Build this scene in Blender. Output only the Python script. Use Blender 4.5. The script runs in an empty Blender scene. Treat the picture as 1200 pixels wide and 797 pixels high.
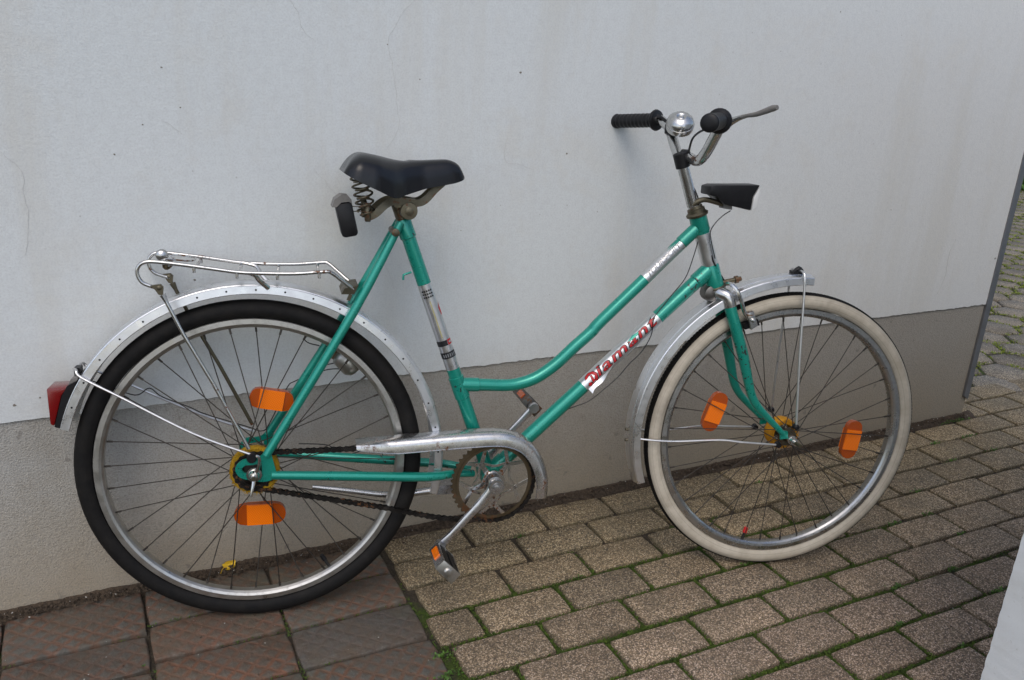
import bpy, bmesh, math, random
import numpy as np
from mathutils import Matrix, Vector, noise
rnd = random.Random(7)
sc = bpy.context.scene
col = sc.collection
PI = math.pi

# ------------------------------------------------------------------ camera
cd = bpy.data.cameras.new('camera'); cam = bpy.data.objects.new('camera', cd); col.objects.link(cam)
cam.matrix_world = Matrix(((0.896007, 0.097388, -0.433229, -0.211562), (-0.440545, 0.317145, -0.839845, -1.679293), (0.055606, 0.943363, 0.327068, 1.108067), (0.000000, 0.000000, 0.000000, 1.000000)))
cd.sensor_width = 36.0; cd.lens = 29.7687; cd.clip_start = 0.02; cd.clip_end = 2000
sc.camera = cam

# ------------------------------------------------------------------ daylight (overcast)
SUN_EL, SUN_AZ = math.radians(54), math.radians(212)      # azimuth clockwise from +y: behind the camera, a little to its left
w = bpy.data.worlds.new('World'); sc.world = w; w.use_nodes = True
nt = w.node_tree; bg = nt.nodes['Background']
sky = nt.nodes.new('ShaderNodeTexSky'); sky.sky_type = 'NISHITA'; sky.sun_disc = False
sky.sun_elevation = SUN_EL; sky.sun_rotation = SUN_AZ
sky.air_density = 1.0; sky.dust_density = 2.5; sky.ozone_density = 1.0
hs = nt.nodes.new('ShaderNodeHueSaturation'); hs.inputs['Saturation'].default_value = 0.88   # cloud veil takes colour out of the sky
nt.links.new(sky.outputs[0], hs.inputs['Color']); nt.links.new(hs.outputs[0], bg.inputs['Color'])
bg.inputs['Strength'].default_value = 0.142
sd = bpy.data.lights.new('sun', 'SUN'); sd.energy = 0.42; sd.angle = math.radians(35); sd.color = (1.0, 0.95, 0.88)
sun = bpy.data.objects.new('sun', sd); col.objects.link(sun)
dirv = Vector((math.sin(SUN_AZ)*math.cos(SUN_EL), math.cos(SUN_AZ)*math.cos(SUN_EL), math.sin(SUN_EL)))
sun.rotation_euler = (-dirv).to_track_quat('-Z', 'Y').to_euler()
sc.view_settings.view_transform = 'Standard'; sc.view_settings.look = 'None'
sc.view_settings.exposure = 0.32; sc.view_settings.gamma = 1.0
sc.cycles.max_bounces = 8; sc.cycles.use_denoising = True

# ------------------------------------------------------------------ helpers
class MB:
    """collects shapes and links them as one mesh object"""
    def __init__(s): s.v = []; s.f = []; s.m = []
    def add(s, V, F, mi=0):
        o = len(s.v); s.v.extend([tuple(p) for p in V])
        for f in F: s.f.append(tuple(i + o for i in f)); s.m.append(mi)
        return s
    def tube(s, path, r, seg=10, caps=True, mi=0, smooth=0, closed=False):
        P = [Vector(p) for p in path]
        if smooth: P, r = spline(P, r, smooth, closed)
        n = len(P); R = r if isinstance(r, (list, tuple)) else [r]*n
        V = []; F = []; prev = None
        for i in range(n):
            a = P[(i-1) % n] if closed else P[max(i-1, 0)]
            b = P[(i+1) % n] if closed else P[min(i+1, n-1)]
            t = (b-a).normalized()
            if prev is None:
                up = Vector((0, 1, 0)) if abs(t.y) < .8 else Vector((1, 0, 0))
                n1 = t.cross(up).normalized()
            else:
                n1 = (prev - t*prev.dot(t)).normalized()
            prev = n1; n2 = t.cross(n1)
            for k in range(seg):
                a_ = 2*PI*k/seg; V.append(P[i] + (n1*math.cos(a_) + n2*math.sin(a_))*R[i])
        m = n if closed else n-1
        for i in range(m):
            j = (i+1) % n
            for k in range(seg):
                k2 = (k+1) % seg
                F.append((i*seg+k, i*seg+k2, j*seg+k2, j*seg+k))
        if caps and not closed:
            F.append(tuple(range(seg))[::-1]); F.append(tuple((n-1)*seg+k for k in range(seg)))
        return s.add(V, F, mi)
    def lathe(s, p0, d, prof, seg=20, mi=0):
        """prof: (distance along d, radius)"""
        p0 = Vector(p0); d = Vector(d).normalized()
        up = Vector((0, 0, 1)) if abs(d.z) < .9 else Vector((1, 0, 0))
        a = d.cross(up).normalized(); b = d.cross(a)
        V = []; F = []
        for t, r in prof:
            for k in range(seg):
                q = 2*PI*k/seg; V.append(p0 + d*t + (a*math.cos(q)+b*math.sin(q))*max(r, 1e-5))
        for i in range(len(prof)-1):
            for k in range(seg):
                k2 = (k+1) % seg; F.append((i*seg+k, i*seg+k2, (i+1)*seg+k2, (i+1)*seg+k))
        F.append(tuple(range(seg))[::-1]); F.append(tuple((len(prof)-1)*seg+k for k in range(seg)))
        return s.add(V, F, mi)
    def revolve(s, prof, a0=0, a1=2*PI, n=96, c=(0, 0, 0), mats=None, rfun=None, closed=True):
        """closed profile (radius, w) turned about the w (local y) axis"""
        full = abs(a1-a0) > 2*PI-1e-4; m = len(prof); V = []; F = []; M = []
        N = n if full else n+1
        for i in range(N):
            th = a0+(a1-a0)*i/n; dr = rfun(th) if rfun else 0
            for r, w_ in prof: V.append((c[0]+(r+dr)*math.cos(th), c[1]+w_, c[2]+(r+dr)*math.sin(th)))
        for i in range(n):
            j = (i+1) % N
            for k in range(m if closed else m-1):
                k2 = (k+1) % m
                F.append((i*m+k, i*m+k2, j*m+k2, j*m+k)); M.append(mats[k] if mats else 0)
        if not full and closed:
            F.append(tuple(range(m))[::-1]); M.append(0); F.append(tuple(n*m+k for k in range(m))); M.append(0)
        o = len(s.v); s.v.extend(V)
        for f, q in zip(F, M): s.f.append(tuple(i+o for i in f)); s.m.append(q)
        return s
    def prism(s, pts, y0, y1, mi=0):
        """polygon of (x, z) pushed from y0 to y1"""
        n = len(pts); V = [(p[0], y0, p[1]) for p in pts]+[(p[0], y1, p[1]) for p in pts]
        F = [tuple(range(n)), tuple(range(2*n-1, n-1, -1))]+[(i, i+n, (i+1) % n+n, (i+1) % n) for i in range(n)]
        return s.add(V, F, mi)
    def hull8(s, A, Bq, mi=0):
        """two quads, joined"""
        V = list(A)+list(Bq)
        return s.add(V, [(3, 2, 1, 0), (4, 5, 6, 7)]+[(i, (i+1) % 4, (i+1) % 4+4, i+4) for i in range(4)], mi)
    def box(s, c, size, M=None, mi=0):
        c = Vector(c); V = []
        for x in (-.5, .5):
            for y in (-.5, .5):
                for z in (-.5, .5):
                    q = Vector((x*size[0], y*size[1], z*size[2])); V.append(c+(M @ q if M else q))
        return s.add(V, [(0, 1, 3, 2), (4, 6, 7, 5), (0, 4, 5, 1), (2, 3, 7, 6), (0, 2, 6, 4), (1, 5, 7, 3)], mi)
    def mesh(s, name, mats, ang=38, bevel=0):
        me = bpy.data.meshes.new(name); me.from_pydata(s.v, [], s.f)
        for m in (mats if isinstance(mats, (list, tuple)) else [mats]): me.materials.append(m)
        me.polygons.foreach_set('material_index', s.m)
        bm = bmesh.new(); bm.from_mesh(me)
        if bevel:
            es = [e for e in bm.edges if len(e.link_faces) == 2 and e.calc_face_angle(0) > math.radians(30)]
            bmesh.ops.bevel(bm, geom=es, offset=bevel, segments=2, profile=.5, affect='EDGES', clamp_overlap=True)
        bmesh.ops.recalc_face_normals(bm, faces=bm.faces); bm.to_mesh(me); bm.free()
        me.polygons.foreach_set('use_smooth', [True]*len(me.polygons))
        me.set_sharp_from_angle(angle=math.radians(ang))
        return me
    def build(s, name, mats, parent=None, mat=None, ang=38, bevel=0, label=None):
        return link(name, s.mesh(name, mats, ang, bevel), parent, mat, label)

def link(name, data, parent=None, mat=None, label=None):
    o = bpy.data.objects.new(name, data); col.objects.link(o)
    if parent: o.parent = parent
    if mat is not None:
        if parent: o.matrix_local = mat
        else: o.matrix_world = mat
    if label: o['label'] = label
    return o
def spline(P, r, sub, closed=False):
    n = len(P); R = list(r) if isinstance(r, (list, tuple)) else None; out = []; ro = []
    rng = range(n if closed else n-1)
    for i in rng:
        if closed: p0, p1, p2, p3 = P[(i-1) % n], P[i], P[(i+1) % n], P[(i+2) % n]
        else: p0, p1, p2, p3 = P[max(i-1, 0)], P[i], P[i+1], P[min(i+2, n-1)]
        for k in range(sub):
            t = k/sub
            out.append(.5*((2*p1)+(p2-p0)*t+(2*p0-5*p1+4*p2-p3)*t*t+(3*p1-p0-3*p2+p3)*t**3))
            if R: ro.append(R[i]*(1-t)+R[(i+1) % n]*t)
    if not closed: out.append(P[-1]); ro.append(R[-1] if R else 0)
    return out, (ro if R else r)
def thing(name, label, cat, group=None, mat=None):
    o = bpy.data.objects.new(name, None); col.objects.link(o); o.empty_display_size = .1
    if mat is not None: o.matrix_world = mat
    return tag(o, label, cat, group)
def tag(o, label, cat, group=None):
    o['label'] = label; o['category'] = cat; o['kind'] = 'thing'
    if group: o['group'] = group
    return o
def kind(o, k): o['kind'] = k; return o
def mir(p): return (p[0], -p[1], p[2])
def V3(p): return Vector(p)
def lerp(a, b, t): return Vector(a)*(1-t)+Vector(b)*t

# ------------------------------------------------------------------ materials
class Mat:
    def __init__(s, name, base=(.5, .5, .5), rough=.5, metal=0.0, **kw):
        s.m = bpy.data.materials.new(name); s.m.use_nodes = True; s.t = s.m.node_tree
        s.b = s.t.nodes['Principled BSDF']; s.b.inputs['Base Color'].default_value = (*base, 1)
        s.b.inputs['Roughness'].default_value = rough; s.b.inputs['Metallic'].default_value = metal
        for k, v in kw.items(): s.b.inputs[k.replace('_', ' ')].default_value = v
        s.co = None
    def n(s, typ, **kw):
        nd = s.t.nodes.new('ShaderNode'+typ)
        for k, v in kw.items():
            if k in nd.inputs: nd.inputs[k].default_value = v
            else: setattr(nd, k, v)
        return nd
    def l(s, a, b): s.t.links.new(a, b)
    def coord(s, which='Object'):
        if s.co is None: s.co = s.n('TexCoord')
        return s.co.outputs[which]
    def noise(s, scale, detail=4, rough=.55, co=None, dist=0):
        nd = s.n('TexNoise', Scale=scale, Detail=detail, Roughness=rough, Distortion=dist)
        s.l(co or s.coord(), nd.inputs['Vector']); return nd.outputs['Fac']
    def ramp(s, fac, stops, interp='LINEAR'):
        r = s.n('ValToRGB'); e = r.color_ramp; e.interpolation = interp
        while len(e.elements) < len(stops): e.elements.new(.5)
        for el, (p, c) in zip(e.elements, stops):
            el.position = p; el.color = (*c, 1) if not isinstance(c, (int, float)) else (c, c, c, 1)
        s.l(fac, r.inputs[0]); return r.outputs[0]
    def mix(s, fac, a, b, mode='MIX'):
        m = s.n('Mix', data_type='RGBA', blend_type=mode)
        for sock, v in ((m.inputs[0], fac), (m.inputs[6], a), (m.inputs[7], b)):
            if isinstance(v, (int, float)): sock.default_value = v
            elif isinstance(v, tuple): sock.default_value = (*v, 1)
            else: s.l(v, sock)
        return m.outputs[2]
    def math(s, op, a, b=None):
        m = s.n('Math', operation=op)
        for i, v in enumerate((a, b)):
            if v is None: continue
            if isinstance(v, (int, float)): m.inputs[i].default_value = v
            else: s.l(v, m.inputs[i])
        return m.outputs[0]
    def base(s, c): s.l(c, s.b.inputs['Base Color']); return s
    def rough(s, c): s.l(c, s.b.inputs['Roughness']); return s
    def bump(s, h, strength=.3, dist=.002):
        b = s.n('Bump', Strength=strength, Distance=dist); s.l(h, b.inputs['Height']); s.l(b.outputs[0], s.b.inputs['Normal']); return s
    def rand(s):
        return s.n('ObjectInfo').outputs['Random']

def m_plaster():
    m = Mat('wall_plaster', rough=.85)
    big = m.noise(1.3, 3, .5); mid = m.noise(9, 5, .65); fine = m.noise(420, 3, .6)
    c = m.ramp(big, [(.3, (.685, .720, .720)), (.7, (.725, .752, .748))])
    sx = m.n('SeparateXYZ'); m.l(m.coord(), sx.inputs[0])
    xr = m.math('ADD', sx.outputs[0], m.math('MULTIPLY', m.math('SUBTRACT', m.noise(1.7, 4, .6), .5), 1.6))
    c = m.mix(m.ramp(m.math('DIVIDE', xr, 2.6), [(.15, 0), (.95, .75)]), c, (.70, .685, .645))   # warmer light towards the yard, tinted into the wall colour
    c = m.mix(m.ramp(mid, [(.54, 0), (.74, .30)]), c, (.62, .585, .51))
    mp = m.n('Mapping'); mp.inputs['Scale'].default_value = (9, 9, .9); m.l(m.coord(), mp.inputs['Vector'])
    st_ = m.math('MULTIPLY', m.noise(1.0, 5, .65, mp.outputs[0]), m.ramp(m.noise(.9, 2, .5), [(.38, .75), (.62, 1.1)]))
    c = m.mix(m.ramp(st_, [(.47, 0), (.66, .34)]), c, (.60, .575, .50))      # rain streaks
    c = m.mix(m.ramp(m.noise(3.2, 5, .7, None, .6), [(.55, 0), (.72, .28)]), c, (.64, .60, .51))   # yellowish blotches
    c = m.mix(m.ramp(m.noise(60, 4, .7), [(.44, 0), (.7, .24)]), c, (.52, .53, .53))
    sp = m.n('TexVoronoi', Scale=19.0, Randomness=1.0); m.l(m.coord(), sp.inputs['Vector'])
    c = m.mix(m.ramp(sp.outputs['Distance'], [(.02, .45), (.04, 0)]), c, (.30, .28, .25))
    c = m.mix(m.ramp(m.noise(260, 3, .65), [(.36, .30), (.55, 0)]), c, (.50, .51, .50))
    m.base(c)
    h = m.math('ADD', m.math('MULTIPLY', fine, .5), m.math('MULTIPLY', m.noise(130, 4, .6), .9))
    return m.bump(h, .34, .0022).m
def m_plinth():
    m = Mat('plinth_render', rough=.92)
    big = m.noise(1.6, 3, .5); mid = m.noise(14, 5, .65)
    sx = m.n('SeparateXYZ'); m.l(m.coord(), sx.inputs[0])
    c = m.ramp(big, [(.3, (.43, .422, .39)), (.7, (.475, .467, .44))])
    c = m.mix(m.ramp(mid, [(.4, 0), (.72, .45)]), c, (.37, .335, .275))
    mp = m.n('Mapping'); mp.inputs['Scale'].default_value = (8, 8, 1.4); m.l(m.coord(), mp.inputs['Vector'])
    c = m.mix(m.ramp(m.noise(1.0, 5, .7, mp.outputs[0]), [(.48, 0), (.72, .4)]), c, (.27, .24, .195))
    # brown grime, heavier towards the yard corner, and dirt splashed up from the paving
    xr = m.math('ADD', sx.outputs[0], m.math('MULTIPLY', m.math('SUBTRACT', m.noise(2.5, 4, .6), .5), 1.1))
    c = m.mix(m.ramp(m.math('DIVIDE', xr, 2.4), [(.0, 0), (.30, .45), (.8, .85)]), c, (.335, .305, .255))
    hz = m.math('ADD', sx.outputs[2], m.math('MULTIPLY', m.noise(5, 4, .6), .22))
    c = m.mix(m.ramp(hz, [(.13, .75), (.42, 0)]), c, (.31, .25, .165))
    gr = m.noise(300, 2, .5)
    c = m.mix(m.ramp(gr, [(.34, .34), (.54, 0)]), c, (.19, .175, .15))
    c = m.mix(m.ramp(m.noise(520, 2, .6), [(.35, .22), (.6, 0)]), c, (.13, .12, .11))
    c = m.mix(m.ramp(m.noise(28, 2, .5), [(.70, 0), (.74, .4)]), c, (.12, .11, .10))
    m.base(c)
    return m.bump(gr, .7, .0036).m
def m_paver(name, a, b, c3, dark=(.035, .032, .028), spec=(.80, .68, .50)):
    m = Mat(name, rough=.88); r = m.rand()
    off = m.n('VectorMath', operation='ADD'); m.l(m.coord(), off.inputs[0])
    sc_ = m.n('VectorMath', operation='SCALE'); cx = m.n('CombineXYZ'); m.l(r, cx.inputs[0]); m.l(r, cx.inputs[1])
    m.l(cx.outputs[0], sc_.inputs[0]); sc_.inputs['Scale'].default_value = 37.0; m.l(sc_.outputs[0], off.inputs[1])
    co = off.outputs[0]
    r2 = m.math('FRACT', m.math('MULTIPLY', r, 7.31)); body = m.ramp(r2, [(0, a), (.3, b), (.55, a), (.8, tuple(q*.85 for q in b)), (1, c3)])
    vo = m.n('TexVoronoi', Scale=400.0); m.l(co, vo.inputs['Vector'])
    sep = m.n('SeparateXYZ'); m.l(vo.outputs['Color'], sep.inputs[0])
    g = m.ramp(sep.outputs[0], [(.0, dark), (.25, (.085, .064, .038)), (.5, (.245, .185, .105)), (.8, (.50, .395, .25)), (1, spec)])
    oi = m.n('ObjectInfo'); body = m.mix(1.0, body, oi.outputs['Color'], 'MULTIPLY'); g = m.mix(1.0, g, oi.outputs['Color'], 'MULTIPLY')
    c = m.mix(.68, body, g)
    c = m.mix(m.ramp(vo.outputs['Distance'], [(.45, 0), (.8, .6)]), c, dark)
    c = m.mix(m.ramp(m.noise(14, 4, .6, co), [(.45, 0), (.75, .45)]), c, (.09, .075, .052))
    wp = m.n('NewGeometry'); c = m.mix(m.ramp(m.noise(3.2, 5, .65, wp.outputs['Position']), [(.48, 0), (.72, .42)]), c, (.10, .086, .06))
    c = m.mix(m.ramp(m.noise(42, 5, .75, wp.outputs['Position']), [(.60, 0), (.74, .5)]), c, (.055, .058, .026))
    # green-brown film creeping in from the joints
    ed = m.n('SeparateXYZ'); m.l(m.coord('Generated'), ed.inputs[0])
    ex = m.math('MULTIPLY', m.math('ABSOLUTE', m.math('SUBTRACT', ed.outputs[0], .5)), 2.0)
    ey = m.math('MULTIPLY', m.math('ABSOLUTE', m.math('SUBTRACT', ed.outputs[1], .5)), 2.0)
    e2 = m.math('MAXIMUM', m.math('POWER', ex, 16.0), m.math('POWER', ey, 9.0))
    e2 = m.math('MULTIPLY', e2, m.noise(30, 4, .7, co))
    c = m.mix(m.ramp(e2, [(.2, 0), (.6, .6)]), c, (.06, .055, .025))
    m.base(c)
    h = m.math('ADD', m.math('MULTIPLY', vo.outputs['Distance'], -.8), m.noise(160, 4, .6, co))
    return m.bump(h, .55, .0022).m
def m_tile():
    m = Mat('old_clay_tile', rough=.8); r = m.rand()
    # diamond pattern pressed into the tile, coloured in by age
    mp = m.n('Mapping'); mp.inputs['Rotation'].default_value = (0, 0, .74); m.l(m.coord(), mp.inputs['Vector'])
    wob = m.n('VectorMath', operation='ADD'); m.l(mp.outputs[0], wob.inputs[0])
    wn_ = m.n('TexNoise', Scale=60.0, Detail=3.0); m.l(m.coord(), wn_.inputs['Vector'])
    ws = m.n('VectorMath', operation='SCALE'); m.l(wn_.outputs['Color'], ws.inputs[0]); ws.inputs['Scale'].default_value = .009; m.l(ws.outputs[0], wob.inputs[1])
    s3 = m.n('SeparateXYZ'); ws.inputs['Scale'].default_value = .0105; m.l(wob.outputs[0], s3.inputs[0])
    la = [m.math('ABSOLUTE', m.math('SINE', m.math('MULTIPLY', s3.outputs[q], PI/.0250))) for q in (0, 1)]
    lat = m.math('MINIMUM', la[0], la[1])
    sp = m.ramp(lat, [(.30, 1), (.74, 0)])
    worn = m.ramp(m.noise(9, 3, .6), [(.30, .15), (.56, 1)])
    blue = m.ramp(r, [(0, (.118, .104, .080)), (.35, (.102, .104, .092)), (.7, (.125, .090, .064)), (1, (.118, .110, .090))])
    rust = m.ramp(r, [(0, (.20, .082, .040)), (.55, (.155, .074, .044)), (1, (.22, .086, .040))])
    k = m.math('MULTIPLY', m.math('MULTIPLY', sp, worn), .95)
    c = m.mix(k, blue, rust)
    grey = m.n('ObjectInfo'); sepc = m.n('SeparateColor'); m.l(grey.outputs['Color'], sepc.inputs[0])
    c = m.mix(m.math('SUBTRACT', 1.0, sepc.outputs[0]), c, (.085, .085, .08))
    c = m.mix(m.ramp(m.noise(45, 5, .7), [(.40, 0), (.70, .7)]), c, (.070, .052, .036))
    wp = m.n('NewGeometry'); wn = m.noise(7, 5, .7, wp.outputs['Position'])
    c = m.mix(m.ramp(wn, [(.42, 0), (.68, .7)]), c, (.105, .072, .044))
    c = m.mix(m.ramp(m.noise(4.5, 4, .7, wp.outputs['Position'], .5), [(.50, 0), (.66, .55)]), c, (.098, .096, .066))
    c = m.mix(m.ramp(m.noise(22, 5, .75, wp.outputs['Position']), [(.58, 0), (.72, .6)]), c, (.16, .145, .12))
    c = m.mix(m.ramp(m.noise(300, 3, .6), [(.62, 0), (.75, .5)]), c, (.30, .27, .23))
    m.base(c)
    h = m.math('ADD', m.math('MULTIPLY', lat, m.math('MULTIPLY', worn, .8)), m.math('MULTIPLY', m.noise(150, 4, .65), .8))
    return m.bump(h, .7, .0036).m
def m_joint():
    m = Mat('joint_moss_and_soil', rough=1.0)
    g = m.noise(11, 4, .6); f = m.noise(190, 4, .7)
    soil = m.ramp(f, [(.3, (.022, .018, .012)), (.7, (.085, .066, .044))])
    moss = m.ramp(f, [(.3, (.022, .042, .006)), (.7, (.080, .125, .010))])
    at = m.n('Attribute', attribute_name='moss')
    k = m.math('ADD', g, m.math('SUBTRACT', at.outputs['Fac'], .5))
    c = m.mix(m.ramp(k, [(.42, 0), (.56, 1)]), soil, moss)
    m.base(c); return m.bump(f, 1.0, .006).m
def m_leafy(name, a, b, rough=.6):
    m = Mat(name, rough=rough)
    m.base(m.ramp(m.noise(55, 3, .6), [(.3, a), (.7, b)])); m.b.inputs['Subsurface Weight'].default_value = 0.0
    return m.m
def m_soil(name, a, b):
    m = Mat(name, rough=.95); f = m.noise(140, 4, .7)
    m.base(m.ramp(f, [(.3, a), (.7, b)])); return m.bump(f, 1.0, .006).m
def m_green():
    m = Mat('green_metallic_paint', (.006, .27, .19), .3, .35, Coat_Weight=.6, Coat_Roughness=.12)
    c = m.ramp(m.noise(900, 2, .5), [(.35, (.004, .245, .178)), (.65, (.010, .335, .255))])
    c = m.mix(m.ramp(m.noise(7, 4, .6), [(.52, 0), (.78, .3)]), c, (.006, .16, .11))
    ch = m.math('MULTIPLY', m.noise(95, 4, .6), m.ramp(m.noise(11, 2, .5), [(.45, .55), (.62, 1.0)]))
    chip = m.ramp(ch, [(.595, 0), (.61, 1)])
    c = m.mix(chip, c, (.018, .02, .018)); m.base(c)
    m.rough(m.ramp(m.noise(40, 4, .6), [(.3, .24), (.75, .42)]))
    m.l(m.math('MULTIPLY', m.math('SUBTRACT', 1.0, chip), .4), m.b.inputs['Metallic'])
    return m.m
def m_metal(name, base, rough, dirt=.3, rust=0.0, dcol=(.09, .08, .065)):
    m = Mat(name, base, rough, 1.0)
    d = m.ramp(m.noise(60, 5, .7), [(.48, 0), (.75, dirt)])
    c = m.mix(d, base, dcol)
    ru = None
    if rust:
        k = m.math('MULTIPLY', m.noise(130, 4, .6), m.ramp(m.noise(13, 3, .6), [(.4, .5), (.65, 1)]))
        ru = m.ramp(k, [(.5-.12*rust, 0), (.56, 1)])
        c = m.mix(ru, c, (.12, .05, .018))
    m.base(c)
    m.rough(m.ramp(m.noise(35, 5, .65), [(.3, max(rough-.06, .04)), (.8, min(rough+.22, .9))]))
    mt = m.math('SUBTRACT', 1.0, m.math('MULTIPLY', d, .7))
    if ru is not None: mt = m.math('MULTIPLY', mt, m.math('SUBTRACT', 1.0, m.math('MULTIPLY', ru, .8)))
    m.l(mt, m.b.inputs['Metallic'])
    return m.m
def m_rubber(name, a, b, rough=.6, scale=40, spec=.3, rings=False):
    m = Mat(name, a, rough, 0.0, Specular_IOR_Level=spec); n = m.noise(scale, 5, .7)
    m.base(m.ramp(n, [(.35, a), (.72, b)]))
    if rings:
        sx = m.n('SeparateXYZ'); m.l(m.coord(), sx.inputs[0])
        rr_ = m.math('SQRT', m.math('ADD', m.math('POWER', sx.outputs[0], 2.0), m.math('POWER', sx.outputs[2], 2.0)))
        u = m.math('DIVIDE', m.math('SUBTRACT', rr_, .286), .036)
        c0 = m.ramp(n, [(.35, a), (.72, b)]); dk = tuple(q*.5 for q in b)
        c0 = m.mix(m.ramp(u, [(.0, .75), (.10, .1), (.28, .05), (.30, .6), (.32, .05), (.62, .02), (.64, .5), (.66, .05), (.80, .25), (1, .8)]), c0, dk)
        c0 = m.mix(m.ramp(m.noise(9, 4, .7), [(.5, 0), (.75, .45)]), c0, dk); m.base(c0)
    return m.bump(m.noise(500, 2, .5), .15, .0006).m
def m_reflector(name, col_):
    m = Mat(name, col_, .12, 0, Coat_Weight=.5)
    mp = m.n('Mapping'); mp.inputs['Rotation'].default_value = (0, .5, 0); m.l(m.coord(), mp.inputs['Vector'])
    vo = m.n('TexVoronoi', Scale=300.0, Randomness=.05); m.l(mp.outputs[0], vo.inputs['Vector'])
    m.base(m.mix(m.ramp(vo.outputs['Distance'], [(.2, 0), (.6, .35)]), col_, tuple(v*.45 for v in col_)))
    m.b.inputs['Subsurface Weight'].default_value = 0
    return m.bump(vo.outputs['Distance'], .4, .001).m

M = {}
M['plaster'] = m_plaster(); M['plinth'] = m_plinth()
M['crack'] = Mat('hairline_crack', (.56, .555, .54), .95).m
M['speck'] = Mat('pit_in_plaster', (.22, .20, .165), .95).m
M['paver'] = m_paver('exposed_aggregate_paver', (.255, .188, .106), (.315, .240, .140), (.175, .138, .092))
M['paver_yard'] = m_paver('grey_yard_paver', (.30, .29, .265), (.36, .35, .325), (.27, .26, .24))
M['tile'] = m_tile(); M['joint'] = m_joint()
M['moss'] = m_leafy('moss', (.026, .050, .005), (.085, .135, .012), .9)
M['moss_yard'] = m_leafy('yard_moss', (.12, .165, .016), (.23, .27, .035), .9)
M['weed'] = m_leafy('weed_leaf', (.045, .11, .012), (.10, .20, .025), .6)
M['shrub'] = m_leafy('shrub_leaf', (.02, .05, .012), (.06, .12, .025), .45)
M['twig'] = Mat('shrub_stem', (.06, .045, .03), .8).m
M['soil'] = m_soil('soil', (.022, .018, .013), (.085, .066, .046))
M['ground'] = m_soil('yard_ground', (.05, .05, .035), (.10, .095, .07))
M['debris'] = m_soil('leaf_litter', (.025, .018, .013), (.12, .085, .055))
M['grit'] = Mat('pale_grit', (.42, .40, .36), .8).m
M['strip'] = m_metal('grey_edge_strip', (.30, .305, .32), .5, .2); M['strip'].node_tree.nodes['Principled BSDF'].inputs['Metallic'].default_value = .2
def m_post():
    m = Mat('painted_render', rough=.85)
    c = m.ramp(m.noise(4, 4, .6), [(.3, (.68, .71, .73)), (.7, (.74, .76, .77))])
    c = m.mix(m.ramp(m.noise(11, 5, .7), [(.52, 0), (.75, .4)]), c, (.55, .54, .50)); c = m.mix(m.ramp(m.noise(90, 3, .7), [(.62, 0), (.72, .5)]), c, (.42, .41, .38)); m.base(c)
    return m.bump(m.noise(260, 3, .6), .22, .002).m
M['post'] = m_post()
M['green'] = m_green()
M['chrome'] = m_metal('worn_chrome', (.60, .60, .59), .14, .34, .08)
M['chrome_clean'] = m_metal('bright_chrome', (.55, .55, .54), .17, .3)
M['dirty_chrome'] = m_metal('tarnished_steel', (.155, .136, .095), .38, .7, .08, (.055, .047, .03))
M['alu'] = m_metal('aluminium_mudguard', (.80, .81, .83), .27, .14)
M['alu_rim'] = m_metal('rim_metal', (.52, .51, .48), .33, .4)
M['rim_front'] = m_metal('grey_rim_metal', (.50, .50, .49), .24, .3)
M['alu_crank'] = m_metal('polished_crank', (.55, .55, .56), .22, .25)
M['guard'] = m_metal('chrome_guard', (.60, .59, .57), .2, .3, .75)
M['rust'] = m_metal('rusty_chainring', (.14, .108, .068), .42, .7, .5, (.075, .048, .025))
M['spoke'] = m_metal('dark_spoke', (.10, .09, .08), .45, .5, .2)
M['darksteel'] = m_metal('dull_steel', (.16, .155, .145), .4, .5, .1)
M['stay'] = m_metal('pale_stay_wire', (.68, .68, .68), .3, .2)
M['chain'] = m_metal('oily_chain', (.035, .032, .03), .45, .5, .08)
M['tyre'] = m_rubber('black_tyre', (.006, .006, .0065), (.016, .0145, .013), .7, 40, .2, True)
M['cream'] = m_rubber('cream_sidewall', (.56, .51, .42), (.42, .37, .29), .7, 22, .3, True)
M['black'] = m_rubber('black_plastic', (.007, .007, .008), (.014, .014, .016), .4)
M['saddle'] = m_rubber('saddle_vinyl', (.0045, .005, .0065), (.009, .009, .011), .27, 18, .42)
M['greyplastic'] = m_rubber('grey_plastic', (.17, .165, .155), (.22, .21, .2), .5)
M['cable'] = Mat('black_cable', (.012, .012, .012), .45).m
M['orange'] = m_reflector('orange_reflector', (1.0, .205, .003))
M['orange_dim'] = m_reflector('orange_reflector_wing', (.42, .070, .003))
M['red'] = m_reflector('red_lens', (.20, .004, .005))
M['redcap'] = Mat('red_valve_cap', (.55, .015, .015), .4).m
M['yellow'] = m_rubber('yellow_hub_ring', (.42, .25, .012), (.25, .14, .01), .9, 130)
M['orangering'] = m_rubber('orange_hub_ring', (.58, .27, .012), (.38, .16, .01), .8, 130)
M['silver'] = m_metal('silver_decal', (.72, .72, .72), .3, .15); M['silver'].node_tree.nodes['Principled BSDF'].inputs['Metallic'].default_value = .6
M['inkred'] = Mat('red_print', (.50, .012, .016), .35).m
M['inkblack'] = Mat('black_print', (.012, .012, .014), .4).m
M['inkgrey'] = Mat('grey_print', (.20, .21, .22), .4).m
M['inkgold'] = Mat('gold_print', (.42, .38, .18), .4).m
M['clear'] = Mat('lamp_lens', (.68, .69, .68), .14).m
M['leafyellow'] = m_leafy('yellow_leaf', (.60, .36, .01), (.70, .46, .02), .6)

# ------------------------------------------------------------------ ground
gm = MB(); gm.add([(-120, -120, -.05), (160, -120, -.05), (160, 200, -.05), (-120, 200, -.05)], [(0, 1, 2, 3)])
kind(gm.build('ground', M['ground']), 'structure')

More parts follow.
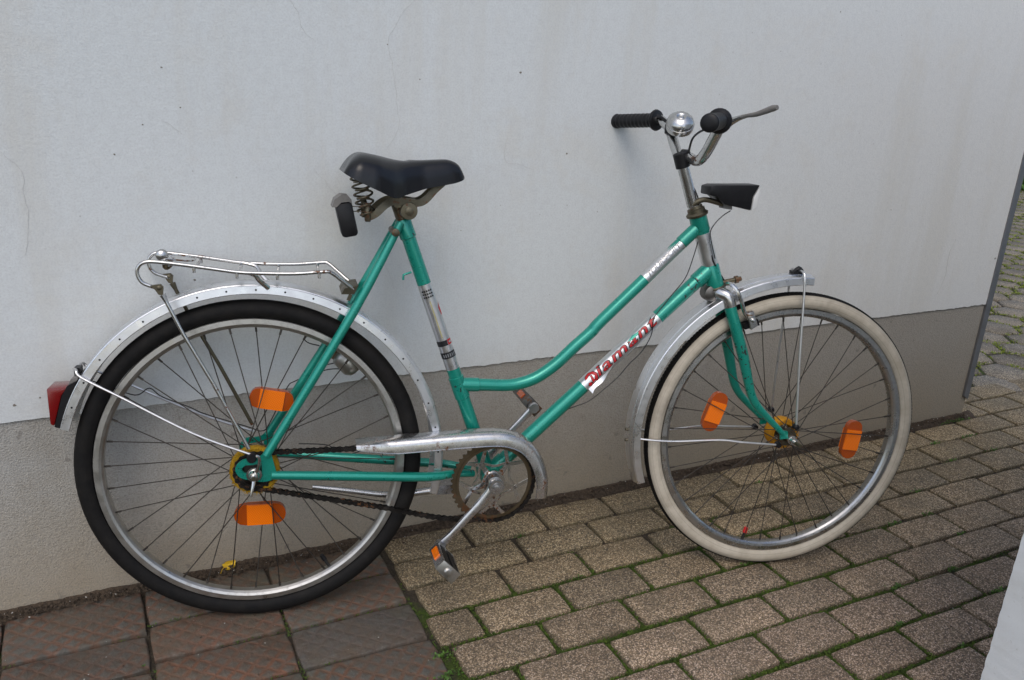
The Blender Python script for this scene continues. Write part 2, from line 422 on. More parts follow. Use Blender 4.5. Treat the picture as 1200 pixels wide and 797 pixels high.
def moss_level(x, y):
    """how green the joints are at a place: greenest out in the middle of the path, bare close under the house wall"""
    d = math.exp(-((x-.90)/.85)**2)*min(1, max(0, (-y-.14)/.20))
    k = .20+.46*d+.16*(noise.noise(Vector((x*2.3, y*2.3, 1.7))))
    if x < .3: k = .30+.12*noise.noise(Vector((x*6, y*6, 4)))
    return k
def bed(name, x0, x1, y0, y1, z, step, parent=None, mat='joint', amp=.0035):
    nx = int((x1-x0)/step)+1; ny = int((y1-y0)/step)+1
    V = []; F = []; A = []
    for j in range(ny):
        for i in range(nx):
            x = x0+(x1-x0)*i/(nx-1); y = y0+(y1-y0)*j/(ny-1)
            V.append((x, y, z+amp*noise.noise(Vector((x*28, y*28, 0)))+.5*amp*noise.noise(Vector((x*90, y*90, 3)))))
            A.append(moss_level(x, y))
    for j in range(ny-1):
        for i in range(nx-1):
            k = j*nx+i; F.append((k, k+1, k+nx+1, k+nx))
    mb = MB(); mb.add(V, F); me = bpy.data.meshes.new(name); me.from_pydata(V, [], F); me.materials.append(M[mat])
    me.polygons.foreach_set('use_smooth', [True]*len(F))
    at = me.attributes.new('moss', 'FLOAT', 'POINT'); at.data.foreach_set('value', A)
    return link(name, me, parent)
pave = kind(bed('pavement', -1.0, 3.3, -1.3, .16, -.0105, .012), 'structure')

# pavers of exposed aggregate, running bond, long side along the house wall
cache = {}
def paver_mesh(w_, d_, mat, var, name='paver', ch=.003, hgt=.055):
    key = (name, round(w_, 3), round(d_, 3), var)
    if key in cache: return cache[key]
    rr = random.Random(hash(key) & 0xffff)
    n = 5
    def ring(ins, z, jit):
        pts = []
        hx, hy = w_/2-ins, d_/2-ins
        for (ax, ay), (bx, by), cnt in (((-hx, -hy), (hx, -hy), 6), ((hx, -hy), (hx, hy), 3), ((hx, hy), (-hx, hy), 6), ((-hx, hy), (-hx, -hy), 3)):
            for k in range(cnt):
                t = k/cnt; x = ax+(bx-ax)*t; y = ay+(by-ay)*t
                rad = .010
                if k == 0: x -= math.copysign(.0022, x); y -= math.copysign(.0022, y)
                pts.append((x+rr.uniform(-jit, jit), y+rr.uniform(-jit, jit), z+rr.uniform(-jit, jit)*.3))
        return pts
    A = ring(0, -hgt, 0); B1 = ring(0, -ch*1.15, .0010); C1 = ring(ch*.35, -ch*.35, .0012); D1 = ring(ch*1.1, 0, .0011)
    m = len(A); V = A+B1+C1+D1; F = []
    for q in range(3):
        for i in range(m):
            j = (i+1) % m; F.append((q*m+i, q*m+j, (q+1)*m+j, (q+1)*m+i))
    F.append(tuple(3*m+i for i in range(m)))
    mb = MB(); mb.add(V, F); me = mb.mesh(name, M[mat], 60); cache[key] = me; return me
offs = {-4: .128, -3: .124, -2: .022, -1: .131, 0: .024, 1: .131, 2: .030, 3: .128, 4: .026, 5: .128, 6: .026, 7: .128, 8: .026}
XL = .318
for r in range(-5, 9):
    y1 = -.326-.1*r; y0 = y1-.1
    if y0 < -1.25: break
    if r < -3: o = .128 if r % 2 == 0 else .024; xs = 2.43
    else: o = offs[r]; xs = XL
    x = xs; k = math.floor((xs-o)/.2)
    xmax = 3.25 if r < 6 else 2.2
    while x < xmax:
        nx_ = o+.2*(k+1)
        if nx_-x > .035:
            jw = .0080+rnd.uniform(-.0022, .0032)+.010*max(0, moss_level((x+nx_)/2, y0)-.36)
            wv = nx_-x-jw; dv = .1-jw*1.02
            ob = link('paver', paver_mesh(round(wv*250)/250, round(dv*500)/500, 'paver', rnd.randrange(4)), pave)
            ob.location = ((x+nx_)/2+rnd.uniform(-.0012, .0012), (y0+y1)/2+rnd.uniform(-.0015, .0015), rnd.uniform(-.0022, .0014))
            ob.rotation_euler = (rnd.uniform(-.012, .012), rnd.uniform(-.007, .007), rnd.uniform(-.009, .009)+(PI if rnd.random() < .5 else 0))
            # blocks by the wall have gone yellow with algae, those further out are pinker
            ye = max(0, min(1, (y0+.75)/.5)); v_ = rnd.uniform(.92, 1.22); ob.color = (v_*(1.0+.02*ye), v_*(.935+.055*ye), v_*(1.06-.15*ye), 1)
        x = nx_; k += 1

# old clay tiles left of the pavers
tp = kind(link('tile_path', None), 'structure')
xb = [-.93, -.680, -.437, -.187, .0605, .3125]
yb = {0: [-.030, -.168, -.283, -.396, -.51], 1: [-.030, -.168, -.283, -.396, -.51], 2: [-.030, -.176, -.283, -.396, -.51], 3: [-.030, -.150, -.262, -.385, -.50], 4: [-.030, -.155, -.268, -.388, -.505]}
for ci in range(5):
    yy = yb[ci]
    for ri in range(4):
        wv = xb[ci+1]-xb[ci]-.003-rnd.uniform(0, .003); dv = yy[ri]-yy[ri+1]-.006-rnd.uniform(0, .003)
        ob = link('tile', paver_mesh(round(wv*500)/500, round(dv*500)/500, 'tile', rnd.randrange(50), 'tile', .0035), tp)
        ob.location = ((xb[ci]+xb[ci+1])/2, (yy[ri]+yy[ri+1])/2, rnd.uniform(-.002, .001))
        ob.rotation_euler = (rnd.uniform(-.015, .01), rnd.uniform(-.006, .006), rnd.uniform(-.008, .008))
        g_ = .15 if (ci == 4 and ri == 2) else rnd.uniform(.75, 1.0); ob.color = (g_, g_, g_, 1)

# yard beyond the wall's end: six-sided pavers with green joints
yard = kind(bed('yard_pavement', 2.42, 10.5, .135, 6.0, -.009, .05, None, 'joint', .004), 'structure')
ya = yard.data.attributes['moss']; ya.data.foreach_set('value', [.47]*len(ya.data))
hx = MB()
def hexpts(s, ins, z, e=1.0):
    return [(math.cos(PI/6+PI/3*i)*(s-ins), math.sin(PI/6+PI/3*i)*(s-ins)*e, z) for i in range(6)]
hx.add(hexpts(.0985, 0, -.05)+hexpts(.0985, 0, -.006)+hexpts(.0985, .006, 0),
       [(i, (i+1) % 6, (i+1) % 6+6, i+6) for i in range(6)]+[(i+6, (i+1) % 6+6, (i+1) % 6+12, i+12) for i in range(6)]+[tuple(range(12, 18))])
hme = hx.mesh('paver', M['paver_yard'], 50)
dw = .186; dh = .161; Rz = Matrix.Rotation(.42, 4, 'Z'); hexc = []; seen = {}
for j in range(-8, 70):
    for i in range(-8, 70):
        p = Rz @ Vector(((i+.5*(j % 2))*dw, j*dh, 0))+Vector((2.5, .2, 0))
        if p.y < .165 or p.x < 2.43: continue
        # only the wedge that shows past the end of the wall
        dx, dy = p.x+.21, p.y+1.68
        a_ = math.atan2(dy, dx)
        if a_ > .92 or a_ < .22: continue
        if p.x > 9.2 or p.y > 5: continue
        hexc.append(p); seen[tuple(p)] = .48 < a_ < .65
hexc.sort(key=lambda p: (not seen[tuple(p)], p.x))
for p in hexc[:300]:
    ob = link('paver', hme, yard); ob.location = (p.x, p.y, rnd.uniform(-.004, .003))
    ob.rotation_euler = (rnd.uniform(-.02, .02), rnd.uniform(-.02, .02), .42+PI/3*rnd.randrange(6))
    v_ = rnd.uniform(.82, 1.12); ob.color = (v_, v_, v_, 1)
rest = MB()
for p in hexc[300:]:
    rest.add([Rz @ Vector(q)+p+Vector((0, 0, rnd.uniform(-.004, .003))) for q in hexpts(.0985, 0, -.02)+hexpts(.0985, 0, -.006)+hexpts(.0985, .006, 0)],
             [(i, (i+1) % 6, (i+1) % 6+6, i+6) for i in range(6)]+[(i+6, (i+1) % 6+6, (i+1) % 6+12, i+12) for i in range(6)]+[tuple(range(12, 18))])
kind(rest.build('paver', M['paver_yard'], yard, ang=50), 'stuff')

# ------------------------------------------------------------------ house wall
wall = thing('house_wall', 'long pale plastered house wall over a grey plinth behind the bicycle', 'wall', mat=Matrix.Translation((0, 0, 0)))
XW0, XW1, ZP = -4.0, 2.387, .399
def flare(x): return .017*max(0, min(1, (.62-x)/.4))
def wall_sheet(name, mat, x0, x1, z0, z1, yf, yb_, wob_bottom=0, wob_top=0, n=700):
    xs = np.linspace(x0, x1, n); V = []; F = []
    for x in xs:
        wb = wob_bottom*(noise.noise(Vector((x*7, 1, 0)))+.8*noise.noise(Vector((x*35, 2, 0)))+.7*noise.noise(Vector((x*110, 5, 0))))
        fl_ = flare(x) if name == 'plinth' else 0
        zm = z0+.115*(z1-z0) if name == 'plinth' else z0+wb+.35*(z1-z0)
        V += [(x, yb_, z0), (x, yf-fl_*1.3, z0+wb), (x, yf-fl_*.9, zm), (x, yf-fl_*.25, zm+.03), (x, yf, z1), (x, yb_, z1)]
    for i in range(n-1):
        for k in range(6): F.append((i*6+k, i*6+(k+1) % 6, i*6+6+(k+1) % 6, i*6+6+k))
    F += [tuple(range(6)), tuple(6*(n-1)+k for k in range(5, -1, -1))]
    mb = MB(); mb.add(V, F); return mb.build(name, M[mat], wall, ang=30)
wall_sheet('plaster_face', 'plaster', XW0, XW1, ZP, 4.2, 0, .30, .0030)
wall_sheet('plinth', 'plinth', XW0, 2.41, -.05, ZP-.0005, .0045, .298)
st = MB()
st.add([(2.3875, -.0035, .075), (2.4125, -.0035, .06), (2.4125, .02, .06), (2.3875, .02, .075), (2.3875, -.0035, 4.2), (2.4125, -.0035, 4.2), (2.4125, .02, 4.2), (2.3875, .02, 4.2)],
       [(0, 1, 5, 4), (1, 2, 6, 5), (2, 3, 7, 6), (3, 0, 4, 7), (3, 2, 1, 0), (4, 5, 6, 7)])
st.add([(2.4105, .0201, -.05), (2.4125, .0201, -.05), (2.4125, .30, -.05), (2.4105, .30, -.05), (2.4105, .0201, 4.2), (2.4125, .0201, 4.2), (2.4125, .30, 4.2), (2.4105, .30, 4.2)],
       [(0, 1, 5, 4), (1, 2, 6, 5), (2, 3, 7, 6), (3, 0, 4, 7), (3, 2, 1, 0), (4, 5, 6, 7)], 1)
st.build('edge_strip', [M['strip'], M['plaster']], wall)
# hairline cracks and pits in the plaster
def crack(pts, wd=.0007):
    P = [Vector(p) for p in pts]; P, _ = spline(P, .0, 9)
    V = []; F = []
    for i, p in enumerate(P):
        a = P[max(i-1, 0)]; b = P[min(i+1, len(P)-1)]; t = (b-a).normalized(); n = Vector((-t.z, 0, t.x))
        j = Vector((noise.noise(p*70), 0, noise.noise(p*70+Vector((9, 0, 0)))))*.003
        h = .46*wd*(.3+.7*abs(noise.noise(p*45)))*(.4+.6*math.sin(PI*(i+.5)/len(P)))
        q = p+j
        V += [(q.x+n.x*h, -.0006, q.z+n.z*h), (q.x-n.x*h, -.0006, q.z-n.z*h), (q.x+n.x*h, .004, q.z+n.z*h), (q.x-n.x*h, .004, q.z-n.z*h)]
    for i in range(len(P)-1):
        o = i*4; F += [(o, o+1, o+5, o+4), (o+2, o, o+4, o+6), (o+1, o+3, o+7, o+5)]
    mb = MB(); mb.add(V, F); mb.build('crack', M['crack'], wall)
crack([(-0.3356, 0.0000, 0.8925), (-0.3223, 0.0000, 0.8782), (-0.3111, 0.0000, 0.8666), (-0.3074, 0.0000, 0.8434), (-0.3092, 0.0000, 0.8170), (-0.3065, 0.0000, 0.7842), (-0.3130, 0.0000, 0.7391), (-0.3188, 0.0000, 0.7117)], .0010)
crack([(-0.0773, 0.0000, 0.9480), (-0.0594, 0.0000, 0.9378), (-0.0430, 0.0000, 0.9228)])
crack([(0.1944, 0.0000, 0.8588), (0.2143, 0.0000, 0.8351), (0.2380, 0.0000, 0.8039), (0.2482, 0.0000, 0.7777)], .0009)
crack([(0.1569, 0.0000, 1.1643), (0.1704, 0.0000, 1.1462), (0.1791, 0.0000, 1.1171), (0.1978, 0.0000, 1.1001)])
crack([(0.3979, 0.0000, 1.1830), (0.3738, 0.0000, 1.1581), (0.3602, 0.0000, 1.1339), (0.3448, 0.0000, 1.1095), (0.3521, 0.0000, 1.0703), (0.3597, 0.0000, 1.0221), (0.3637, 0.0000, 0.9811), (0.3678, 0.0000, 0.9394), (0.3411, 0.0000, 0.8951)], .0007)
crack([(0.6132, 0.0000, 0.9241), (0.6121, 0.0000, 0.8731), (0.6502, 0.0000, 0.8637), (0.6807, 0.0000, 0.8522)], .0009)
crack([(2.1341, 0.0000, 0.4523), (2.1531, 0.0000, 0.5142), (2.1488, 0.0000, 0.5742), (2.1623, 0.0000, 0.6271)])
crack([(0.3202, 0.0000, 0.6761), (0.3486, 0.0000, 0.6410), (0.3624, 0.0000, 0.5984)])
def pit(p, r):
    r *= .72
    mb = MB(); V = [(p[0], -.0012, p[2])]; m = 9
    for k in range(m):
        q = r*rnd.uniform(.55, 1.15); V.append((p[0]+q*math.cos(2*PI*k/m), -.0004, p[2]+q*.8*math.sin(2*PI*k/m)))
    mb.add(V, [(0, 1+k, 1+(k+1) % m) for k in range(m)]); mb.build('pit', M['speck'], wall)
for p, r in (((0.6375, 0.0000, 1.0570), .0045), ((0.7650, 0.0000, 0.8875), .0045), ((0.3431, 0.0000, 1.0984), .002), ((0.4116, 0.0000, 1.0353), .0028), ((1.4878, 0.0000, 1.1097), .002), ((-0.1607, 0.0000, 0.8878), .003), ((-0.0720, 0.0000, 1.0388), .003), ((-0.0455, 0.0000, 0.9709), .0025), ((-0.1104, 0.0000, 0.9401), .0025),
             ((-0.3690, 0.0000, 0.4320), .005), ((-0.3264, 0.0000, 0.4415), .003), ((1.5246, 0.0000, 1.2354), .003), ((1.3487, 0.0000, 1.1338), .002), ((1.8506, 0.0000, 0.7263), .003), ((2.3754, 0.0000, 0.5532), .006), ((-0.0412, 0.0000, 0.6490), .004), ((0.8600, 0.0000, 0.7529), .002), ((0.5132, 0.0000, 0.7227), .002)):
    pit(p, r)

# corner of the pale wall in front, at the right edge
PW, PD, PH = 1.6, 2.4, 1.35  # height and depth out of view are sized to shade the right side
fw = thing('rendered_wall', 'pale grey rendered wall corner cutting across the end of the paving', 'wall', mat=Matrix.Translation((1.0458+PW/2, -1.017-PD/2, 0)))
b = MB(); nz = 260; V = []; F = []
for i in range(nz+1):
    z = -.05+(PH+.05)*i/nz
    for (px, py) in ((-PW/2, -PD/2), (PW/2, -PD/2), (PW/2, PD/2), (-PW/2, PD/2)):
        q = Vector((px*3, py*3, z*95)); q2 = Vector((px*3, py*3, z*30+7))
        k = .0009*noise.noise(q)
        V.append((px+k, py+.0016*noise.noise(q+Vector((5, 1, 2))), z))
for i in range(nz):
    for k in range(4): F.append((i*4+k, i*4+(k+1) % 4, i*4+4+(k+1) % 4, i*4+4+k))
F += [(3, 2, 1, 0), tuple(nz*4+k for k in range(4))]
b.add(V, F); b.build('wall_body', M['post'], fw, ang=50)
b = MB(); b.box((0, 0, PH+.022), (PW+.06, PD+.06, .04)); b.build('coping', M['post'], fw, bevel=.006)

# ------------------------------------------------------------------ the bicycle
R = 0.32127; HW = 0.56895
bike = thing('bicycle', 'green step-through bicycle with chrome mudguards leaning on the pale wall', 'bicycle', mat=Matrix(((0.976498, 0.214287, 0.023083, 0.579724), (-0.215527, 0.970881, 0.104584, -0.311666), (0.000000, -0.107101, 0.994248, 0.000099), (0.000000, 0.000000, 0.000000, 1.000000))))
ST = Matrix(((0.997961, 0.063815, -0.000745, 0.001260), (-0.063815, 0.997689, -0.023334, 0.039450), (-0.000745, 0.023334, 0.999727, 0.000461), (0.000000, 0.000000, 0.000000, 1.000000)))
def L(u, w_, v): return (u-HW, w_, v+R)
def raw(u, v): return (u-HW, v+R)
G = M['green']
BBc = L(.4640, 0, -.0550)

# frame
seat_top = (-0.2850, 0.0000, 0.7920); seat_low = lerp(seat_top, BBc, 1.0)
fr = MB()
fr.lathe((0.3243, 0.0000, 0.8037), Vector((0.3789, 0.0000, 0.6531))-Vector((0.3243, 0.0000, 0.8037)), [(0, .0165), (.001, .0185), (.006, .0185), (.0075, .0168), (.150, .0168), (.152, .0185), (.160, .0185)][:0] or
         [(0, .0185), (.032, .0185), (.036, .0165), (.108, .0165), (.112, .0185), (.1585, .0185)], 24, 0)
frame = fr.build('frame', G, bike)
def fsub(name, mb, mat=G, ang=38, label=None): return mb.build(name, mat, frame, ang=ang, label=label)
t = MB(); t.lathe(Vector(BBc)+Vector((0, -.034, 0)), (0, 1, 0), [(0, .019), (.003, .0215), (.065, .0215), (.068, .019)], 20); fsub('bottom_bracket', t)
hd = MB(); hd.lathe(lerp((0.3243, 0.0000, 0.8037), (0.3789, 0.0000, 0.6531), .235), Vector((0.3789, 0.0000, 0.6531))-Vector((0.3243, 0.0000, 0.8037)), [(0, .0169), (.070, .0169)], 24); fsub('head_badge', hd, M['silver'])
# seat tube with lugs
t = MB(); t.tube([seat_top, BBc], .0136, 18)
d_ = Vector(BBc)-Vector(seat_top)
t.lathe(seat_top, d_, [(0, .0150), (.002, .0158), (.036, .0158), (.037, .0148), (.038, .0137)], 18)
a = lerp((-0.1778, 0.0000, 0.4790), (-0.1778, 0.0000, 0.4790), 0); t.lathe(a, d_, [(0, .0137), (.001, .0156), (.046, .0156), (.047, .0137)], 18)
fsub('seat_tube', t)
# top tube: swoops down to the seat tube
tt = [(0.3255, 0.0000, 0.7791), (0.2952, 0.0000, 0.7508), (0.2162, 0.0000, 0.6729), (0.1249, 0.0000, 0.5855), (0.1050, 0.0000, 0.5634), (0.0700, 0.0000, 0.5326), (0.0303, 0.0000, 0.4963), (-0.0073, 0.0000, 0.4712), (-0.0388, 0.0000, 0.4600), (-0.0693, 0.0000, 0.4562), (-0.1212, 0.0000, 0.4592), (-0.1670, 0.0000, 0.4617)]
t = MB(); t.tube(tt, .0126, 18, smooth=6)
dd = Vector(tt[1])-Vector(tt[0]); t.lathe(tt[0], dd, [(0, .0140), (.046, .0140), (.047, .0127)], 18)
dd = Vector(tt[-2])-Vector(tt[-1]); t.lathe(tt[-1], dd, [(0, .0142), (.036, .0142), (.037, .0127)], 18)
fsub('top_tube', t)
dtop = (0.3624, 0.0000, 0.6933); t = MB(); t.tube([dtop, BBc], .0150, 18)
dd = Vector(BBc)-Vector(dtop); t.lathe(dtop, dd, [(0, .0172), (.040, .0172), (.042, .0152)], 18); t.lathe(lerp(dtop, BBc, .93), dd, [(0, .0152), (.001, .0172), (.03, .0172)], 18)
fsub('down_tube', t)
ss_t = (-0.2901, -0.0165, 0.7871); ss_m = (-0.3805, -0.0360, 0.6223); ss_b = (-0.5462, -0.0600, 0.3559)
cs_f = (-0.1830, -0.0260, 0.2813); cs_m = (-0.2392, -0.0400, 0.2839); cs_b = (-0.5383, -0.0600, 0.3161)
for sgn in (1, -1):
    f_ = (lambda p: p) if sgn == 1 else mir
    t = MB(); t.tube([f_(ss_t), f_(ss_m), f_(ss_b)], [.0078, .0092, .0080], 14, smooth=4); fsub('seat_stay', t)
    t = MB(); t.tube([f_(lerp(cs_f, BBc, .55)), f_(cs_f), f_(cs_m), f_(lerp(cs_m, cs_b, .5)), f_(cs_b)], [.0075, .0082, .0096, .0094, .0082], 14, smooth=3); fsub('chain_stay', t)
    # slotted rear end plate
    t = MB(); y_ = -.060*sgn
    C = [(-0.5429, -0.0600, 0.3624), (-0.5556, -0.0600, 0.3497), (-0.5711, -0.0600, 0.3456), (-0.5863, -0.0600, 0.3449), (-0.5966, -0.0600, 0.3338), (-0.5904, -0.0600, 0.3206), (-0.5738, -0.0600, 0.3152), (-0.5540, -0.0600, 0.3104), (-0.5353, -0.0600, 0.3142)]
    P, _ = spline([Vector(f_(p)) for p in C], 0, 4)
    for i in range(len(P)-1): 
        a, c_ = P[i], P[i+1]; t_ = (c_-a).normalized(); nn = Vector((-t_.z, 0, t_.x))*.0058; ex = t_*.0015
        q = [a-ex+nn, c_+ex+nn, c_+ex-nn, a-ex-nn]
        t.hull8([v+Vector((0, -.0025+.0001*(i % 2), 0)) for v in q], [v+Vector((0, .0025+.0001*(i % 2), 0)) for v in q])
    q = [(-0.5556, -0.0600, 0.3497), (-0.5369, -0.0600, 0.3587), (-0.5275, -0.0600, 0.3154), (-0.5540, -0.0600, 0.3104)]
    q = [Vector(f_(v)) for v in q]; t.hull8([v+Vector((0, -.0021, 0)) for v in q], [v+Vector((0, .0021, 0)) for v in q])
    fsub('dropout', t)
# bolt of the seat lug and pump peg
t = MB(); t.lathe((-0.3010, -0.0280, 0.7699), (0, 1, 0), [(-.006, .004), (-.005, .0072), (.0, .0076), (.056, .0076), (.062, .005)], 16); fsub('seat_bolt', t, M['dirty_chrome'])
t = MB(); t.tube([(-0.2682, -0.0040, 0.6913), (-0.2783, -0.0060, 0.6884), (-0.2832, -0.0060, 0.6860), (-0.2840, -0.0060, 0.6769)], .0022, 8, smooth=3); fsub('pump_peg', t)

# decals wrapped round the tubes
def ring_decal(p, q, r, mat, name='decal'):
    t = MB(); d = Vector(q)-Vector(p); Ln = d.length; t.lathe(p, d, [(0, r-.0006), (0, r), (Ln, r), (Ln, r-.0006)], 24); return fsub(name, t, mat)
cam_local = bike.matrix_world.inverted() @ cam.matrix_world.translation
def facing(p, q):
    """unit vectors along a tube, towards the camera side, and across"""
    p = Vector(p); q = Vector(q); t_ = (q-p).normalized(); v = cam_local-(p+q)/2; n1 = (v-t_*v.dot(t_)).normalized(); return t_, n1, n1.cross(t_)
def wrap(me, p, q, r, along0, yc):
    """bends flat print (x along, y up) round the tube p->q"""
    t_, n1, n2 = facing(p, q); p = Vector(p)
    for v in me.vertices:
        x, y = v.co.x, v.co.y; a_ = (y-yc)/r
        rr_ = r+v.co.z
        v.co = p+t_*(along0+x)+(n1*math.cos(a_)+n2*math.sin(a_))*rr_
def slice_mesh(me, step, x_too=False):
    bm = bmesh.new(); bm.from_mesh(me)
    ys = [v.co.y for v in bm.verts]; y = min(ys)+step
    while y < max(ys):
        bmesh.ops.bisect_plane(bm, geom=bm.verts[:]+bm.edges[:]+bm.faces[:], plane_co=(0, y, 0), plane_no=(0, 1, 0)); y += step
    bmesh.ops.triangulate(bm, faces=bm.faces[:]); bm.to_mesh(me); bm.free()
def text_mesh(s, size, shear=0.0, offset=0.0, space=1.0):
    cu = bpy.data.curves.new('lettering', 'FONT'); cu.body = s; cu.size = size; cu.shear = shear; cu.offset = offset; cu.space_character = space; cu.resolution_u = 6
    o = bpy.data.objects.new('lettering', cu); col.objects.link(o)
    bpy.context.view_layer.update()
    me = bpy.data.meshes.new_from_object(o.evaluated_get(bpy.context.evaluated_depsgraph_get()))
    bpy.data.objects.remove(o); bpy.data.curves.remove(cu); return me
def lettering(s, size, p, q, r, along, yc, mat, shear=0, offset=0, space=1.0, fit=None, lift=.0003, xoff=0):
    me = text_mesh(s, size, shear, offset, space)
    if fit:
        xs = [v.co.x for v in me.vertices]; k = fit/(max(xs)-min(xs)); x0 = min(xs)
        for v in me.vertices: v.co.x = (v.co.x-x0)*k
    slice_mesh(me, .0016); wrap(me, p, q, r+lift, along, yc)
    me.materials.clear(); me.materials.append(M[mat]); return link('lettering', me, frame)
def patch(poly, p, q, r, along, yc, mat, lift=.0004, name='decal'):
    me = bpy.data.meshes.new(name); me.from_pydata([(x, y, 0) for x, y in poly], [], [tuple(range(len(poly)))])
    slice_mesh(me, .0012); wrap(me, p, q, r+lift, along, yc); me.materials.append(M[mat]); return link(name, me, frame)
# down tube: silver band with red script
pA, pB_ = (0.0929, 0.0000, 0.4488), (0.2478, 0.0000, 0.5936)
pdir0, pdir1 = BBc, dtop
def on_axis(p, a, b_):
    a = Vector(a); b_ = Vector(b_); d = (b_-a).normalized(); return a+d*(Vector(p)-a).dot(d)
pA = on_axis(pA, BBc, dtop); pB_ = on_axis(pB_, BBc, dtop)
Ld = (pB_-pA).length
ring_decal(pA, pB_, .0153, M['silver'])
def logo(mat, grow, lift):
    # large round-bellied initial, then the smaller slanted letters
    def D(g):
        o = [(.004-g, -.0105-g), (.013, -.0115-g), (.022+g, -.008), (.0265+g, .000), (.024+g, .008), (.016, .0118+g), (.006, .0105+g), (.0005-g, .005), (.0000-g, .001)]
        i = [(.0055, .0035), (.010, .0072), (.0165, .0074), (.0205, .0045), (.0215, -.0005), (.019, -.0045), (.0155, -.0045), (.0125, .004), (.009, .004), (.0085, -.004), (.0065, -.006)]
        return o, i
    o, i = D(grow)
    patch_ = patch
    def patch__(poly, *a): return patch_([(x*1.14, y*1.16) for x, y in poly], *a)
    patch__([(.002-grow, .004), (.005, .0095+grow), (.014, .012+grow), (.023+grow, .008), (.0265+grow, 0), (.022+grow, -.008-grow), (.018, -.0105-grow), (.018-grow, -.005), (.0205, 0), (.018, .0055), (.012, .0075-grow), (.007, .0045)], pA, pB_, .0153, .008, 0, mat, lift)
    patch__([(.0035-grow, -.0035), (.0005-grow, -.0075), (.0035, -.0115-grow), (.0085+grow, -.009), (.0075+grow, -.005)], pA, pB_, .0153, .008, 0, mat, lift)
    patch__([(.0095-grow, -.010-grow), (.0135, .0045+grow), (.0165+grow, .004), (.0155, -.004), (.020+grow, -.0115-grow), (.0145, -.0078)], pA, pB_, .0153, .008, 0, mat, lift)
    lettering('iamant', .0310, pA, pB_, .0153, .0375-grow, .0090, mat, .22, .0001+grow*.85, 1.12, Ld-.0445+2*grow, lift)
logo('inkblack', .0013, .0003); logo('inkred', .0, .0006)
patch([(0, 0), (.018, .004), (.034, .0005), (.027, -.004), (.010, -.003)], pA, pB_, .0153, Ld*.60, -.0045, 'green', .0009, 'decal_scrape')
# loose flap of the foil under the tube
fl = MB(); t_, n1, n2 = facing(pA, pB_)
q0 = pA+t_*.004+n1*.009+n2*.0125; q1 = pA+t_*.072+n1*.009+n2*.0125; m0 = pA+t_*.006+n1*.012+n2*.024; m1 = pA+t_*.030+n1*.011+n2*.021
for s_ in (1,): fl.add([q0, pA+t_*.034+n1*.009+n2*.0125, q1, pA+t_*.055+n1*.010+n2*.0155, m1, m0] if False else [q0, q1, m1, m0], [(0, 1, 2, 3)])
fl2 = MB()
def strip_flap(sign):
    k = 9; Va = []; Fa = []
    for i in range(k+1):
        s_ = i/k; base_ = pA+t_*(.003+.068*s_)+n1*.0095+n2*sign*.0122
        dp = .013*max(0, (1-s_))**.8*(1-.25*math.sin(s_*9))
        Va += [base_, base_+n2*sign*dp+n1*.002*math.sin(s_*7), base_+n2*sign*dp+n1*(.0022*math.sin(s_*7)+.0007), base_+n1*.0007]
    for i in range(k):
        for q in range(4): Fa.append((i*4+q, i*4+(q+1) % 4, i*4+4+(q+1) % 4, i*4+4+q))
    return Va, Fa
sgn_dn = 1 if n2.z < 0 else -1
fl2.add(*strip_flap(sgn_dn)); fsub('decal_flap', fl2, M['silver'])
# top tube band
qA, qB = on_axis((0.2163, 0.0000, 0.6725), (0.1249, 0.0000, 0.5855), (0.3255, 0.0000, 0.7791)), on_axis((0.2934, 0.0000, 0.7490), (0.1249, 0.0000, 0.5855), (0.3255, 0.0000, 0.7791))
ring_decal(qA, qB, .0129, M['silver'])
lettering('TOURSPORT', .0150, qA, qB, .0129, .008, .0048, 'inkgrey', .25, .0008, 1.0, (qB-qA).length-.014, .0003)
lettering('TOURSPORT', .0150, qA, qB, .0129, .0075, .0051, 'silver', .25, -.0003, 1.0, (qB-qA).length-.014, .0006)
# seat tube band
sA, sB = on_axis((-0.2427, 0.0000, 0.6680), seat_top, BBc), on_axis((-0.1824, 0.0000, 0.4970), seat_top, BBc)
ring_decal(sA, sB, .0139, M['silver']); Ls = (sB-sA).length
def band(s0, s1, y0, y1, mat, lift=.0004): patch([(s0, y0), (s1, y0), (s1, y1), (s0, y1)], sA, sB, .0139, 0, 0, mat, lift)
for i in range(3):
    for j in range(5): band(.011+.0062*i, .0145+.0062*i, -.011+.0046*j, -.0078+.0046*j, 'inkblack')
band(.034, .112, -.0016, .0006, 'inkgold'); band(.034, .112, -.0075, -.0068, 'inkgrey'); band(.034, .112, -.0048, -.0042, 'inkgrey')
sgn_s = 1
patch([(.040, .0205), (.052, .0128), (.068, .0150), (.066, .0205)], sA, sB, .0139, 0, 0, 'inkred')
band(.118, .129, -.022, .0065, 'inkblack'); band(.118, .129, .0075, .020, 'inkred'); band(.1215, .1255, .0095, .017, 'silver', .0006); band(.143, .156, -.022, .020, 'inkblack')
for j in range(6): band(.146, .153, -.011+.0046*j, -.0088+.0046*j, 'inkgrey', .0006)

